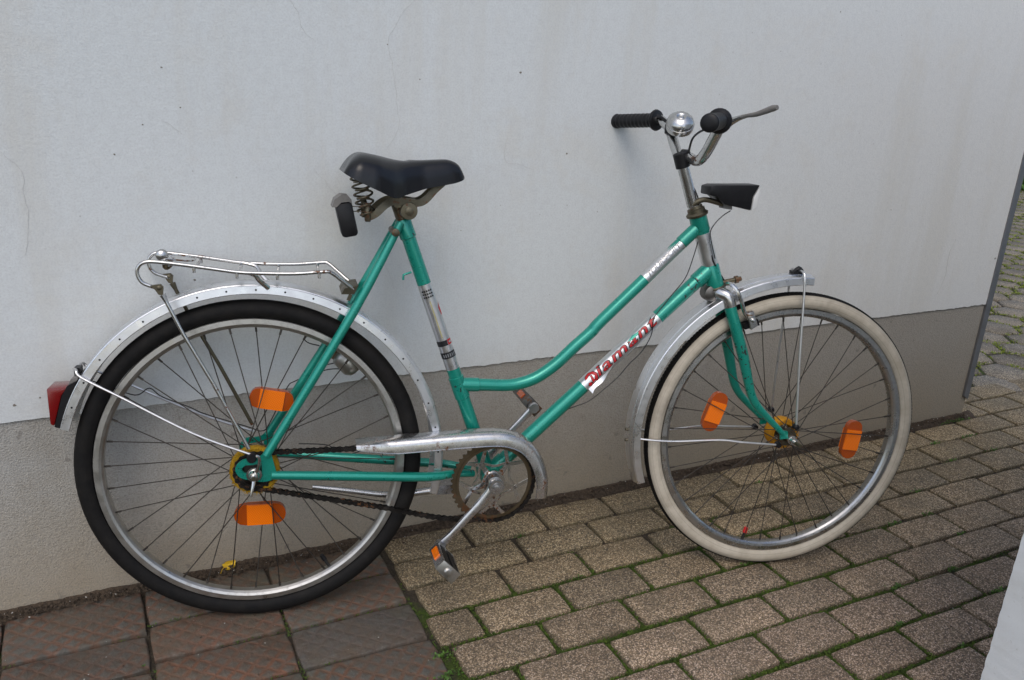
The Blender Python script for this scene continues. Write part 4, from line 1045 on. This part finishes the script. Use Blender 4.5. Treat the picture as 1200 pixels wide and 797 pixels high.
# chain guard
gp = [(-0.3805, -0.0550, 0.3704), (-0.3268, -0.0550, 0.3730), (-0.2438, -0.0550, 0.3756), (-0.1588, -0.0550, 0.3778), (-0.1067, -0.0550, 0.3776), (-0.0715, -0.0550, 0.3720), (-0.0390, -0.0550, 0.3566), (-0.0147, -0.0550, 0.3313), (0.0011, -0.0550, 0.2988), (0.0089, -0.0550, 0.2647), (0.0076, -0.0550, 0.2289)]
P, _ = spline([Vector((p[0], 0, p[2])) for p in gp], 0, 6)
pr = [(.006, -.027), (.001, -.030), (-.0003, -.036), (0, -.050), (.0022, -.059), (.0075, -.0645), (.014, -.0662), (.0262, -.0668), (.0275, -.0685), (.0285, -.0675), (.0272, -.0650), (.014, -.0648), (.0082, -.0632), (.0036, -.058), (.0014, -.049), (.0010, -.036), (.0022, -.0312), (.0066, -.0285)]
V = []; F = []; m_ = len(pr)
for i, p in enumerate(P):
    a, b_ = P[max(i-1, 0)], P[min(i+1, len(P)-1)]; d = (b_-a).normalized(); nn = Vector((d.z, 0, -d.x)); 
    s_ = i/(len(P)-1); k_ = min(1, .42+s_*4.5) if s_ < .2 else 1.0
    for h, y in pr: V.append(p+nn*h*k_+Vector((0, y, 0)))
for i in range(len(P)-1):
    for k in range(m_): F.append((i*m_+k, i*m_+(k+1) % m_, (i+1)*m_+(k+1) % m_, (i+1)*m_+k))
F += [tuple(range(m_)), tuple((len(P)-1)*m_+k for k in range(m_))[::-1]]
t = MB(); t.add(V, F); t.build('chain_guard', M['guard'], bike, ang=32)
# pedals
pc = [Vector((-0.2428, -0.1720, 0.1525)), Vector((-0.2264, -0.1720, 0.1677)), Vector((-0.1944, -0.1720, 0.1352)), Vector((-0.2118, -0.1720, 0.1168))]
pcen = sum(pc, Vector())/4; ax_ = Bc+AR
for sg in (-1, 1):
    pd = link('pedal', None, bike); pd.empty_display_size = .03
    shift = (ax_ if sg == -1 else Bc-AR)-Vector((pcen.x, 0, pcen.z))
    if sg == -1: shift = Vector((0, 0, 0))
    yi, yo = (.091*sg, .172*sg)
    Q = [Vector((p.x, 0, p.z))+shift for p in pc]; cen = sum(Q, Vector())/4
    def sc_(k): return [cen+(p-cen)*k for p in Q]
    def at(P_, y): return [p+Vector((0, y, 0)) for p in P_]
    t = MB(); t.hull8(at(Q, yo), at(Q, yo-sg*.004)); t.hull8(at(Q, yi+sg*.004), at(Q, yi))
    t.lathe(cen+Vector((0, yi, 0)), (0, sg, 0), [(-.004, .006), (0, .007), (.081, .0085), (.0835, .0085), (.0845, .0062), (.0850, .0060)], 16)
    t.build('pedal_cage', M['alu_rim' if sg == -1 else 'darksteel'], pd, bevel=.0008)
    # side blocks along the two long faces (rear face carries the reflector)
    e1 = (Q[1]-Q[0]).normalized(); e2 = (Q[3]-Q[0]).normalized()
    for a, b_, e in ((Q[0], Q[1], e2), (Q[3], Q[2], -e2)):
        t = MB(); q = [a, b_, b_+e*.005, a+e*.005]; t.hull8(at(q, yi+sg*.0042), at(q, yo-sg*.0042)); t.build('pedal_plate', M['alu_crank' if sg == -1 else 'darksteel'], pd)
        u0, u1 = lerp(a, b_, .2), lerp(a, b_, .8); t = MB(); q = [u0-e*.0025, u1-e*.0025, u1-e*.0001, u0-e*.0001]
        t.hull8(at(q, yi+sg*.016), at(q, yi+sg*.052)); t.build('pedal_reflector', M['orange' if sg == -1 else 'orange_dim'], pd)
    for a, b_, e in ((Q[1], Q[2], -e1), (Q[0], Q[3], e1)):
        for s0, s1 in ((.16, .42), (.58, .84)):
            t = MB(); u0, u1 = lerp(a, b_, s0), lerp(a, b_, s1); q = [u0, u1, u1+e*.006, u0+e*.006]; t.hull8(at(q, yi+sg*.0042), at(q, yo-sg*.0042)); t.build('pedal_block', M['black'], pd)

# rear axle nut with its two-armed lever
t = MB(); c_ = Vector((-0.5689, -0.0750, 0.3243)); c_.y = 0
c_ = Vector(L(0, 0, 0))
t.lathe(c_+Vector((0, -.063, 0)), (0, -1, 0), [(0, .0145), (.003, .0142), (.0032, .0108), (.010, .0098), (.014, .0075), (.0145, .0050), (.022, .0046)], 16)
t.tube([c_+Vector((.001, -.07, .004)), Vector((-0.5617, -0.0750, 0.3356)), Vector((-0.5579, -0.0780, 0.3517)), Vector((-0.5590, -0.0800, 0.3617)), Vector((-0.5635, -0.0800, 0.3637))], [.0042, .0036, .003, .0028, .0024], 8, smooth=4)
t.tube([c_+Vector((0, -.07, -.006)), Vector((-0.5712, -0.0760, 0.3029)), Vector((-0.5757, -0.0780, 0.2828))], [.0042, .0034, .0022], 8)
t.build('axle_nut', M['chrome'], bike)
t = MB(); q = Vector((-0.5719, -0.0680, 0.3555)); t.lathe(q+Vector((0, -.006, 0)), (0, 1, 0), [(0, .0075), (.003, .0092), (.016, .0092)], 14); t.build('stay_bolt', M['black'], bike)
# kick stand on the far side
t = MB(); t.tube([(-0.1903, 0.0520, 0.2174), (-0.2483, 0.0550, 0.2108), (-0.3060, 0.0580, 0.2084), (-0.3867, 0.0620, 0.2221), (-0.4627, 0.0640, 0.2354)], [.0085, .0075, .0068, .0058, .0048], 10, smooth=3)
t.box((-0.1914, 0.0350, 0.2305), (.040, .045, .020)); t.build('kickstand', M['alu_crank'], bike)
# dynamo on the far seat stay
dn = MB(); p0, p1 = Vector((-0.4069, 0.0480, 0.5255)), Vector((-0.3674, 0.0480, 0.4694)); dd = p1-p0; Ln = dd.length
a0_ = Vector((-0.4066, 0.0540, 0.5258)); dd = Vector((-0.3752, 0.0540, 0.4894))-a0_
dn.lathe(a0_, dd, [(0, .008), (.004, .017), (.012, .0235), (.040, .0240), (.046, .0225), (.054, .016)], 20); dyn = dn.build('dynamo', M['alu_rim'], bike)
t = MB(); t.lathe(a0_-dd.normalized()*.018, dd, [(0, .008), (.001, .009), (.010, .009), (.012, .006), (.02, .005)], 14); t.hull8([(-0.4297, 0.0460, 0.5440), (-0.4036, 0.0460, 0.5294), (-0.4073, 0.0460, 0.5050), (-0.4270, 0.0460, 0.5162)], [(-0.4295, 0.0540, 0.5421), (-0.4032, 0.0540, 0.5274), (-0.4069, 0.0540, 0.5029), (-0.4267, 0.0540, 0.5141)])
sub(dyn, 'dynamo_bracket', t, M['rust'])

# fork
fk = MB()
blade = [(0.3940, -0.0240, 0.6468), (0.4025, -0.0290, 0.6173), (0.4160, -0.0340, 0.5771), (0.4378, -0.0390, 0.5156), (0.4503, -0.0410, 0.4740), (0.4636, -0.0430, 0.4311), (0.4791, -0.0450, 0.4033), (0.5032, -0.0470, 0.3779), (0.5352, -0.0480, 0.3476), (0.5479, -0.0480, 0.3352)]
fork = link('fork', None, bike, ST); fork.empty_display_size = .05
rads = [.0118, .0126, .0125, .0118, .0108, .0096, .0088, .0078, .0066, .0060]
for f_ in ((lambda p: p), mir):
    t = MB(); t.tube([f_(p) for p in blade[1:]], rads[1:], 16, smooth=4)
    p_ = Vector(f_(blade[-1])); t.hull8([p_+Vector((-.008, -.0025, .010)), p_+Vector((.010, -.0025, .006)), p_+Vector((.012, -.0025, -.010)), p_+Vector((-.006, -.0025, -.012))], [p_+Vector((-.008, .0025, .010)), p_+Vector((.010, .0025, .006)), p_+Vector((.012, .0025, -.010)), p_+Vector((-.006, .0025, -.012))])
    t.build('fork_blade', G, fork)
hdir = (Vector((0.3789, 0.0000, 0.6531))-Vector((0.3243, 0.0000, 0.8037))).normalized(); hb = Vector((0.3789, 0.0000, 0.6531))
t = MB(); t.tube([blade[1], lerp(blade[0], blade[1], .3), hb+hdir*.010+Vector((0, -.012, 0)), hb+hdir*.006, hb+hdir*.010+Vector((0, .012, 0)), mir(lerp(blade[0], blade[1], .3)), mir(blade[1])], [.0131, .0138, .0145, .0150, .0145, .0138, .0131], 16, smooth=5)
t.build('fork_crown', M['chrome'], fork)
t = MB(); t.lathe(hb-hdir*.004, hdir, [(0, .0195), (.002, .0215), (.005, .0215), (.007, .0185), (.012, .0175)], 22)
ht = Vector((0.3243, 0.0000, 0.8037)); t.lathe(ht+hdir*.001, -hdir, [(0, .0185), (.002, .0225), (.006, .0232), (.0085, .0205), (.010, .0185), (.017, .0180), (.018, .0150), (.024, .0140)], 22)
t.build('headset', M['dirty_chrome'], fork)
for s_ in (-1, 1):
    t = MB(); p_ = Vector((HW, s_*.050, R)); t.lathe(p_, (0, s_, 0), [(0, .0105), (.004, .0105), (.0045, .0085), (.013, .0080), (.0135, .0052), (.019, .0050), (.021, .003)], 12)
    t.build('axle_nut', M['chrome_clean'], fork)
    e = s3[-1] if s_ == -1 else mir(s3[-1]); t = MB(); t.lathe(Vector(e)+Vector((0, -.006*1, 0)), (0, 1, 0), [(0, .004), (.002, .0065), (.012, .0072)], 10)
    t.build('stay_bolt', M['black'], fork); e = s2[-1] if s_ == -1 else mir(s2[-1]); t = MB(); t.lathe(Vector(e)+Vector((0, -.004, 0)), (0, 1, 0), [(0, .006), (.010, .0075)], 10); t.build('stay_bolt', M['black'], fork)
# front brake
bk = link('brake', None, bike, ST); bk.empty_display_size = .03
for f_ in ((lambda p: p), mir):
    t = MB(); t.tube([f_(p) for p in ((0.3966, -0.0040, 0.6612), (0.4006, -0.0240, 0.6650), (0.4117, -0.0360, 0.6529), (0.4224, -0.0390, 0.6298), (0.4314, -0.0370, 0.6091), (0.4420, -0.0340, 0.5955))], [.004, .0046, .0046, .0045, .0045, .004], 8, smooth=4)
    t.build('brake_arm', M['chrome'], bk)
    t = MB(); q = [(0.4361, -0.0360, 0.6052), (0.4509, -0.0360, 0.6107), (0.4643, -0.0360, 0.5791), (0.4497, -0.0360, 0.5699)]
    P = [Vector(f_(p)) for p in q]; sgn = 1 if P[0].y > 0 else -1
    t.hull8([p+Vector((0, sgn*.006, 0)) for p in P], [p+Vector((0, -sgn*.006, 0)) for p in P])
    c_ = sum(P, Vector())/4; t.lathe(c_+Vector((0, sgn*.006, 0)), (0, sgn, 0), [(0, .005), (.004, .005), (.0045, .003), (.009, .003)], 10)
    t.build('brake_shoe_holder', M['chrome'], bk, bevel=.0015)
    t = MB(); q = [(0.4376, -0.0200, 0.5810), (0.4688, -0.0200, 0.5902), (0.4742, -0.0200, 0.5770), (0.4420, -0.0200, 0.5679)]; P = [Vector(f_(p)) for p in q]; sgn = 1 if P[0].y > 0 else -1
    t.hull8([p+Vector((0, sgn*.010, 0)) for p in P], [p+Vector((0, -sgn*.0045, 0)) for p in P]); t.build('brake_block', M['black'], bk)
t = MB(); t.lathe((0.3904, -0.0040, 0.6649), Vector((0.4283, -0.0040, 0.6723))-Vector((0.3904, -0.0040, 0.6649)), [(0, .005), (.028, .005), (.029, .008), (.036, .008), (.037, .005), (.043, .005)], 10); t.build('brake_bolt', M['dirty_chrome'], bk)
t = MB(); q = Vector((0.3675, 0.0000, 0.6420)); t.lathe(q+Vector((0, -.017, 0)), (0, 1, 0), [(0, .009), (.004, .0165), (.012, .018), (.030, .018), (.034, .012)], 16); t.lathe(q+Vector((.002, -.019, .004)), (0, 1, 0), [(0, .002), (.0005, .003), (.003, .003)], 8); t.build('mudguard_bracket', M['darksteel'], bk)

# handlebar
hbar = link('handlebar', None, bike, ST); hbar.empty_display_size = .05
cl = Vector((0.2921, 0.0000, 0.9219))
t = MB(); t.tube([Vector(ht)-hdir*.016, Vector((0.3114, 0.0000, 0.8245)), Vector((0.2802, 0.0000, 0.9114)), Vector((0.2751, 0.0000, 0.9282))], [.0122, .0118, .0118, .0118], 18); t.build('stem', M['chrome'], hbar)
t = MB(); sdir = (Vector((0.2748, 0.0000, 0.9315))-Vector((0.3114, 0.0000, 0.8245))).normalized(); t.lathe(Vector((0.2841, 0.0000, 0.9005)), sdir, [(0, .0135), (.001, .0148), (.029, .0148), (.031, .0125)], 18); t.tube([Vector((0.2772, 0.0000, 0.9249)), cl, cl+Vector((.004, 0, .002))], [.0125, .0148, .012], 12); t.build('clamp_cover', M['black'], hbar)
half = [cl+Vector((0, 0, 0)), Vector((0.2969, -0.0300, 0.9159)), Vector((0.2957, -0.0580, 0.9205)), Vector((0.2965, -0.0820, 0.9354)), Vector((0.2941, -0.1180, 0.9618)), Vector((0.2882, -0.1450, 0.9791)), Vector((0.2806, -0.1680, 0.9882)), Vector((0.2641, -0.2150, 0.9866)), Vector((0.2435, -0.2620, 0.9856))]
half = [Vector((p.x, p.y, p.z)) for p in half]
for p in half[7:]: pass
# the left half is the mirror image, checked against where its grip meets the wall
end = Vector(L(.791, -.262, .6672)); inn = Vector(L(.848, -.168, .6715)); 
half[-3] = Vector(L(.856, -.150, .6690)); half[-2] = inn; half[-1] = end
half[4] = Vector(L(.8655, -.110, .6390)); half[5] = Vector(L(.864, -.132, .6580))
full = [mir(p) for p in half[::-1]]+half[1:]
t = MB(); t.tube(full, .0108, 14, smooth=5); t.build('bar', M['chrome'], hbar)
for f_ in ((lambda p: p), mir):
    a = Vector(f_(inn)); e = Vector(f_(end)); d = e-a; Ln = d.length+.010
    pr_ = [(-.006, .0112), (-.004, .0215), (.000, .0232), (.004, .0215), (.006, .0160)]
    k = 9
    for i in range(k):
        s0 = .008+(Ln-.020)*i/k; st_ = (Ln-.020)/k; pr_ += [(s0+st_*.15, .0142), (s0+st_*.4, .0156), (s0+st_*.7, .0156), (s0+st_*.95, .0142)]
    pr_ += [(Ln-.008, .0165), (Ln-.002, .0160), (Ln, .0135), (Ln+.001, .006)]
    t = MB(); t.lathe(a, d, pr_, 22); t.build('grip', M['black'], hbar, ang=50)
# brake lever on the near grip
t = MB(); lv = [(0.3122, -0.1500, 0.9937), (0.3203, -0.1600, 0.9993), (0.3280, -0.1780, 1.0041), (0.3355, -0.1960, 1.0066), (0.3455, -0.2140, 1.0128), (0.3519, -0.2260, 1.0173), (0.3557, -0.2340, 1.0188)]
t.tube(lv[1:], [.0050, .0036, .0046, .0056, .0060, .0042], 10, smooth=4); t.build('brake_lever', M['greyplastic'], hbar)
t = MB(); t.tube([(0.3009, -0.1400, 0.9841), lv[0], lv[1], lerp(lv[1], lv[2], .6)], [.0085, .0070, .0052, .0040], 8); t.lathe(Vector(inn)+(Vector(inn)-Vector(end)).normalized()*.012, Vector(end)-Vector(inn), [(-.012, .0125), (-.011, .0145), (.004, .0145), (.005, .0125)], 14); t.build('lever_clamp', M['chrome_clean'], hbar)
# bell near the far grip
bc = Vector((0.3028, 0.0850, 0.9869)); bd = (Vector((-.18, -.62, .75))).normalized()
t = MB(); t.lathe(bc-bd*.012, bd, [(0, .024), (.001, .0290), (.007, .0302), (.013, .0296), (.0135, .0282), (.0155, .0290), (.022, .0268), (.028, .0205), (.0315, .0125), (.0322, .0100), (.0306, .0075), (.0290, .0060), (.0300, .0035), (.0300, .001)], 30); t.build('bell', M['chrome_clean'], hbar, ang=50)
t = MB(); t.lathe(Vector((0.2888, 0.1000, 0.9740))+Vector((0, 0, -.012)), (0, 0, 1), [(0, .006), (.004, .013), (.020, .013), (.022, .008)], 12); t.tube([(0.2891, 0.1250, 0.9896), (0.2803, 0.1400, 0.9990), (0.2724, 0.1450, 0.9996)], [.003, .0035, .0065], 8); t.build('bell_clamp', M['black'], hbar)
# cables
def cable(par, pts, r=.0022, mat='cable', name='cable', sm=6): t = MB(); t.tube(pts, r, 7, smooth=sm); return t.build(name, M[mat], par)
cable(hbar, [(0.3080, -0.1350, 0.9858), (0.2918, -0.1150, 0.9804), (0.2852, -0.0750, 0.9741), (0.2834, -0.0400, 0.9596), (0.2861, -0.0200, 0.9393), (0.2989, 0.0140, 0.9180), (0.3016, 0.0160, 0.8974), (0.3102, 0.0150, 0.8701)])
cable(bike, [(0.3091, 0.0100, 0.8706), (0.3300, 0.0160, 0.8393), (0.3502, 0.0160, 0.7865), (0.3555, -0.0160, 0.7226), (0.3729, -0.0140, 0.6935), (0.3952, -0.0060, 0.6685)], .0016)
cable(bike, [(0.3915, -0.0120, 0.8159), (0.3751, -0.0120, 0.8052), (0.3581, -0.0140, 0.7895), (0.3491, -0.0140, 0.7719), (0.3520, -0.0180, 0.7494), (0.3622, -0.0190, 0.7176)], .0011)
cable(bike, [(0.3229, -0.0140, 0.7524), (0.3154, -0.0120, 0.7168), (0.3005, -0.0140, 0.6761), (0.2708, -0.0180, 0.6413), (0.2431, -0.0175, 0.6056), (0.2348, -0.0172, 0.5913), (0.2321, -0.0160, 0.5565), (0.2152, -0.0120, 0.5211), (0.1907, -0.0060, 0.4926), (0.1688, -0.0030, 0.4647), (0.1386, -0.0060, 0.4406), (0.1043, -0.0100, 0.4171), (0.0706, -0.0060, 0.4035), (0.0445, 0.0040, 0.3875), (-0.0164, 0.0120, 0.3313)], .0011)
cable(bike, [(-0.3806, 0.0500, 0.4854), (-0.4007, 0.0500, 0.4888), (-0.4259, 0.0450, 0.4902), (-0.4540, 0.0520, 0.4805), (-0.4923, 0.0600, 0.4639), (-0.5074, 0.0560, 0.4515), (-0.5390, 0.0580, 0.3867), (-0.5562, 0.0600, 0.3636), (-0.5851, 0.0580, 0.3748), (-0.6628, 0.0500, 0.4080), (-0.6896, 0.0460, 0.4244), (-0.7368, 0.0420, 0.4484), (-0.7574, 0.0360, 0.4680), (-0.7825, 0.0300, 0.4574), (-0.8350, 0.0220, 0.4835), (-0.8608, 0.0120, 0.4956)], .0011)
cable(bike, [(-0.3805, 0.0500, 0.4889), (-0.3884, 0.0550, 0.5091), (-0.4035, 0.0560, 0.5023), (-0.4337, 0.0560, 0.4963)], .0011)
cable(bike, [(-0.4429, 0.0480, 0.5388), (-0.4625, 0.0400, 0.5464), (-0.4704, 0.0400, 0.5552), (-0.4572, 0.0400, 0.5634), (-0.4395, 0.0440, 0.5517)], .0011)
cable(bike, [(-0.4875, 0.0580, 0.3332), (-0.4284, 0.0600, 0.3252), (-0.4032, 0.0580, 0.3021), (-0.3340, 0.0520, 0.3169), (-0.3137, 0.0460, 0.2935), (-0.2821, 0.0440, 0.2790), (-0.2298, 0.0360, 0.2881), (-0.1873, 0.0200, 0.2764)], .0011)

# headlight on its bracket
hl = link('headlight', None, bike, ST); hl.empty_display_size = .03
wh = .026
t = MB()
def hp(px): return (px[0], px[2])
top = [(0.3362, -0.0260, 0.8652), (0.3487, -0.0260, 0.8688), (0.4440, -0.0260, 0.8709), (0.4308, -0.0260, 0.8473), (0.4284, -0.0260, 0.8187), (0.3692, -0.0260, 0.8307), (0.3510, -0.0260, 0.8458), (0.3360, -0.0260, 0.8481)]
t.prism([hp(p) for p in top], -.026, .026); t.build('lamp_housing', M['black'], hl, bevel=.003)
t = MB(); ln = [(0.4447, -0.0240, 0.8687), (0.4446, -0.0240, 0.8257), (0.4303, -0.0240, 0.8185), (0.4327, -0.0240, 0.8472)]
t.prism([hp(p) for p in ln], -.0245, .0245); t.build('lamp_lens', M['clear'], hl, bevel=.0015)
t = MB(); ln = [(0.3735, -0.0120, 0.8311), (0.3926, -0.0120, 0.8280), (0.3936, -0.0120, 0.8184), (0.3746, -0.0120, 0.8207)]; t.prism([hp(p) for p in ln], -.012, .012); t.build('lamp_foot', M['greyplastic'], hl)
t = MB(); t.tube([(0.3095, -0.0060, 0.8268), (0.3183, -0.0100, 0.8343), (0.3327, -0.0100, 0.8380), (0.3525, -0.0080, 0.8347), (0.3851, -0.0040, 0.8262)], [.0065, .0060, .0055, .0055, .0055], 10, smooth=4); t.build('lamp_bracket', M['dirty_chrome'], hl)

# ------------------------------------------------------------------ moss, weeds and litter
def tuft_cloud(n, fn, size, mat, name, up=1.0):
    """many small leaf faces"""
    V = []; F = []
    for _ in range(n):
        p = fn()
        if p is None: continue
        s = size*rnd.uniform(.5, 1.5); a = rnd.uniform(0, 2*PI); tl = rnd.uniform(.2, 1.2)*up
        d = Vector((math.cos(a), math.sin(a), 0)); sd_ = Vector((-d.y, d.x, 0)); tip = d*s*math.cos(tl)+Vector((0, 0, s*math.sin(tl)))
        o = len(V); V += [p-sd_*s*.32, p+sd_*s*.32, p+tip*.6+sd_*s*.3, p+tip, p+tip*.6-sd_*s*.3]; F.append((o, o+1, o+2, o+3, o+4))
    me = bpy.data.meshes.new(name); me.from_pydata([tuple(v) for v in V], [], F); me.materials.append(M[mat]); return kind(link(name, me), 'stuff')
def joint_point():
    for _ in range(40):
        r = rnd.randint(-2, 7); o = offs[r]
        if rnd.random() < .68:
            x = rnd.uniform(.32, 2.6); y = -.326-.1*r+rnd.gauss(0, .0028)
        else:
            k = rnd.randint(0, 12); x = o+.2*k+rnd.gauss(0, .0026); y = -.326-.1*r-rnd.uniform(0, .1)
            if x < .32: continue
        g = noise.noise(Vector((x*9, y*9, 8)))*.8+noise.noise(Vector((x*3, y*3, 2)))*.5
        if moss_level(x, y)+.30*g > .42+.12*rnd.random(): return Vector((x, y, -.009+rnd.uniform(0, .005)))
    return None
tuft_cloud(26000, joint_point, .0034, 'moss', 'moss', .9)
def tile_joint():
    ci = rnd.randint(1, 4)
    if rnd.random() < .6: x = rnd.uniform(xb[ci], xb[ci+1]); y = yb[ci][rnd.randint(1, 3)]+rnd.gauss(0, .0018)
    else: x = xb[ci+1]+rnd.gauss(0, .0022); y = rnd.uniform(-.5, -.2)
    if noise.noise(Vector((x*7, y*7, 21))) < -.05: return None
    return Vector((x, y, -.006+rnd.uniform(0, .004)))
tuft_cloud(1500, tile_joint, .0030, 'moss', 'moss', .9)
def weed_point(cx, cy, r):
    if cx > .34: cy = -.326-.1*round((-.326-cy)/.1)   # they root in the joints
    def f():
        x = cx+rnd.gauss(0, r*.9); y = cy+rnd.gauss(0, r*.25)
        return Vector((x, y, rnd.uniform(-.007, .003)))
    return f
spots = [((0.3094, -0.4480, 0.0000), .012, 40), ((0.3066, -0.5023, 0.0000), .016, 60), ((1.3516, -0.6302, 0.0000), .012, 30), ((1.5412, -0.5772, 0.0000), .010, 26), ((1.2432, -0.7373, 0.0000), .009, 20), ((1.3083, -0.7962, 0.0000), .008, 18), ((1.5601, -0.7167, 0.0000), .012, 26), ((1.5622, -0.6894, 0.0000), .008, 14),
         ((1.5717, -0.4410, 0.0000), .013, 26), ((2.1163, -0.1105, 0.0000), .016, 40), ((2.2692, -0.1119, 0.0000), .02, 50), ((2.0609, -0.2151, 0.0000), .014, 30), ((2.2584, -0.2253, 0.0000), .018, 40), ((1.7824, -0.3173, 0.0000), .012, 30), ((1.0880, -0.4073, 0.0000), .010, 20), ((0.6425, -0.1647, 0.0000), .010, 24), ((1.7050, -0.5140, 0.0000), .008, 16), ((1.7080, -0.4164, 0.0000), .013, 28),
         ((2.3521, -0.0435, 0.0000), .03, 40), ((2.2966, -0.0596, 0.0000), .02, 26), ((-0.2027, -0.2674, 0.0000), .005, 6), ((2.3742, -0.0656, 0.0000), .02, 30), ((0.6870, -0.3723, 0.0000), .008, 18), ((1.3906, -0.1608, 0.0000), .010, 22)]
for p, r, n in spots:
    tuft_cloud(int(n*1.6), weed_point(p[0], p[1], r), .0044, 'weed', 'weeds')
# moss in the yard joints
def yard_point():
    p = rnd.choice(hexc[:300] if rnd.random() < .75 else hexc); k = rnd.randrange(6)
    if rnd.random() < .35: k = 4 if rnd.random() < .5 else 5
    a0 = PI/6+PI/3*k+.42; a1 = a0+PI/3; t_ = rnd.random(); rr_ = .103
    x = p.x+rr_*(math.cos(a0)*(1-t_)+math.cos(a1)*t_)+rnd.gauss(0, .011); y = p.y+rr_*(math.sin(a0)*(1-t_)+math.sin(a1)*t_)+rnd.gauss(0, .009)
    if y < .17: return None
    if noise.noise(Vector((x*3.1, y*3.1, 5)))+.25*noise.noise(Vector((x*12, y*12, 1))) < -.2: return None
    return Vector((x, y, -.006+rnd.uniform(0, .008)))
tuft_cloud(60000, yard_point, .0075, 'moss_yard', 'moss')
# litter and grit along the foot of the wall
V = []; F = []
nx = 560
for i in range(nx+1):
    x = -1.4+3.85*i/nx
    h0 = .004*(1+noise.noise(Vector((x*14, 0, 0))))+.005*abs(noise.noise(Vector((x*60, 1, 0)))); wd = (.013 if x < .3 else .019)+.008*noise.noise(Vector((x*5, 3, 0)))+.008*noise.noise(Vector((x*40, 4, 0)))
    b_ = -flare(x)*.9; V += [(x, b_+.008, .003+h0), (x, b_-wd*.4, h0*.6), (x, b_-wd, -.002), (x, b_-wd-.006, -.012)]
for i in range(nx):
    for k in range(3): F.append((i*4+k, i*4+k+1, i*4+5+k, i*4+4+k))
t = MB(); t.add(V, F); kind(t.build('debris', M['debris'], ang=80), 'stuff')
def chips(n, fn, smin, smax, mat, name):
    V = []; F = []
    for _ in range(n):
        p = fn(); s = rnd.uniform(smin, smax); m_ = Matrix.Rotation(rnd.uniform(0, 6), 3, 'Z') @ Matrix.Rotation(rnd.uniform(-.7, .7), 3, 'X')
        o = len(V); V += [p+m_ @ Vector(q) for q in ((-s, -s*.6, 0), (s, -s*.4, 0), (s*.7, s*.6, 0), (-s*.8, s*.5, 0), (0, 0, s*.8))]
        F += [(o, o+1, o+4), (o+1, o+2, o+4), (o+2, o+3, o+4), (o+3, o, o+4), (o+3, o+2, o+1, o)]
    me = bpy.data.meshes.new(name); me.from_pydata([tuple(v) for v in V], [], F); me.materials.append(M[mat]); return kind(link(name, me), 'stuff')
def foot():
    x = rnd.uniform(-.6, 2.4); return Vector((x, -abs(rnd.gauss(0, .016))-.004-flare(x), .006+rnd.uniform(0, .006)))
chips(2600, foot, .0015, .0052, 'debris', 'debris')
chips(110, foot, .001, .0026, 'grit', 'grit')
def anywhere():
    while True:
        x = rnd.uniform(-.45, 2.3); y = rnd.uniform(-.95, -.04)
        if (x < .3 or rnd.random() < .35): return Vector((x, y, .001))
chips(150, anywhere, .0007, .0018, 'grit', 'grit'); chips(260, anywhere, .001, .0026, 'debris', 'debris')
# yellow leaf at the foot of the wall, behind the rear wheel
lp = (-0.0129, -0.0210, 0.0140); t = MB(); V = []; N = 14
for i in range(N):
    a_ = 2*PI*i/N; r_ = .0125*(1+.12*math.sin(5*a_)); V.append((r_*1.15*math.cos(a_), r_*.85*math.sin(a_), .004*math.cos(2*a_)))
V.append((0, 0, -.001)); V2 = [(x, y, z-.0005) for x, y, z in V]
F = [(i, (i+1) % N, N) for i in range(N)]+[(N+1+(i+1) % N, N+1+i, 2*N+1) for i in range(N)]+[(i, N+1+i, N+1+(i+1) % N, (i+1) % N) for i in range(N)]
t.add(V, F); t.add(V2, [])
t = MB(); t.add(V+V2, F); t.tube([(-.012, -.002, .001), (-.018, -.006, .0), (-.023, -.012, -.002)], .0008, 5)
lf = t.build('leaf', M['leafyellow'], None, Matrix.Translation(lp) @ Matrix.Rotation(.5, 4, 'X') @ Matrix.Rotation(.2, 4, 'Z'), ang=80)
tag(lf, 'small yellow fallen leaf lying by the wall foot behind the rear wheel', 'leaf')
# shrub far back in the yard
sh = thing('shrub', 'dark green shrub at the far end of the yard', 'shrub', mat=Matrix.Translation((9.9, 4.9, 0)))
t = MB(); V = []; F = []
cl_ = [(Vector((rnd.uniform(-1.2, 1.6), rnd.uniform(-.7, 1.6), rnd.uniform(.1, 1.75))), rnd.uniform(.3, .5)) for _ in range(75)]
for _ in range(22000):
    c_, r_ = rnd.choice(cl_); d = Vector((rnd.gauss(0, 1), rnd.gauss(0, 1), rnd.gauss(0, 1))).normalized(); p = c_+d*r_*rnd.random()**.4
    if p.z < .02: continue
    n_ = (d+Vector((rnd.gauss(0, .6), rnd.gauss(0, .6), rnd.gauss(0, .6)))).normalized(); a = n_.orthogonal().normalized(); b_ = n_.cross(a); s = rnd.uniform(.03, .07)
    o = len(V); V += [p-a*s, p+b_*s*.5, p+a*s, p-b_*s*.5]; F.append((o, o+1, o+2, o+3))
t.add(V, F); t.build('foliage', M['shrub'], sh)
for k in range(6):
    t = MB(); x, y = rnd.uniform(-.9, 1), rnd.uniform(-.5, .9); t.tube([(x, y, -.05), (x+.1, y, .7), (x+rnd.uniform(-.3, .3), y+.1, 1.5)], [.03, .022, .008], 7); t.build('stem', M['twig'], sh)
def low_weeds():
    a = rnd.uniform(-1.6, 1.3); return Vector((8.6+rnd.uniform(-.25, .5), 4.0+rnd.uniform(-.25, .5), rnd.uniform(0, .12)))
tuft_cloud(700, low_weeds, .07, 'weed', 'weeds')
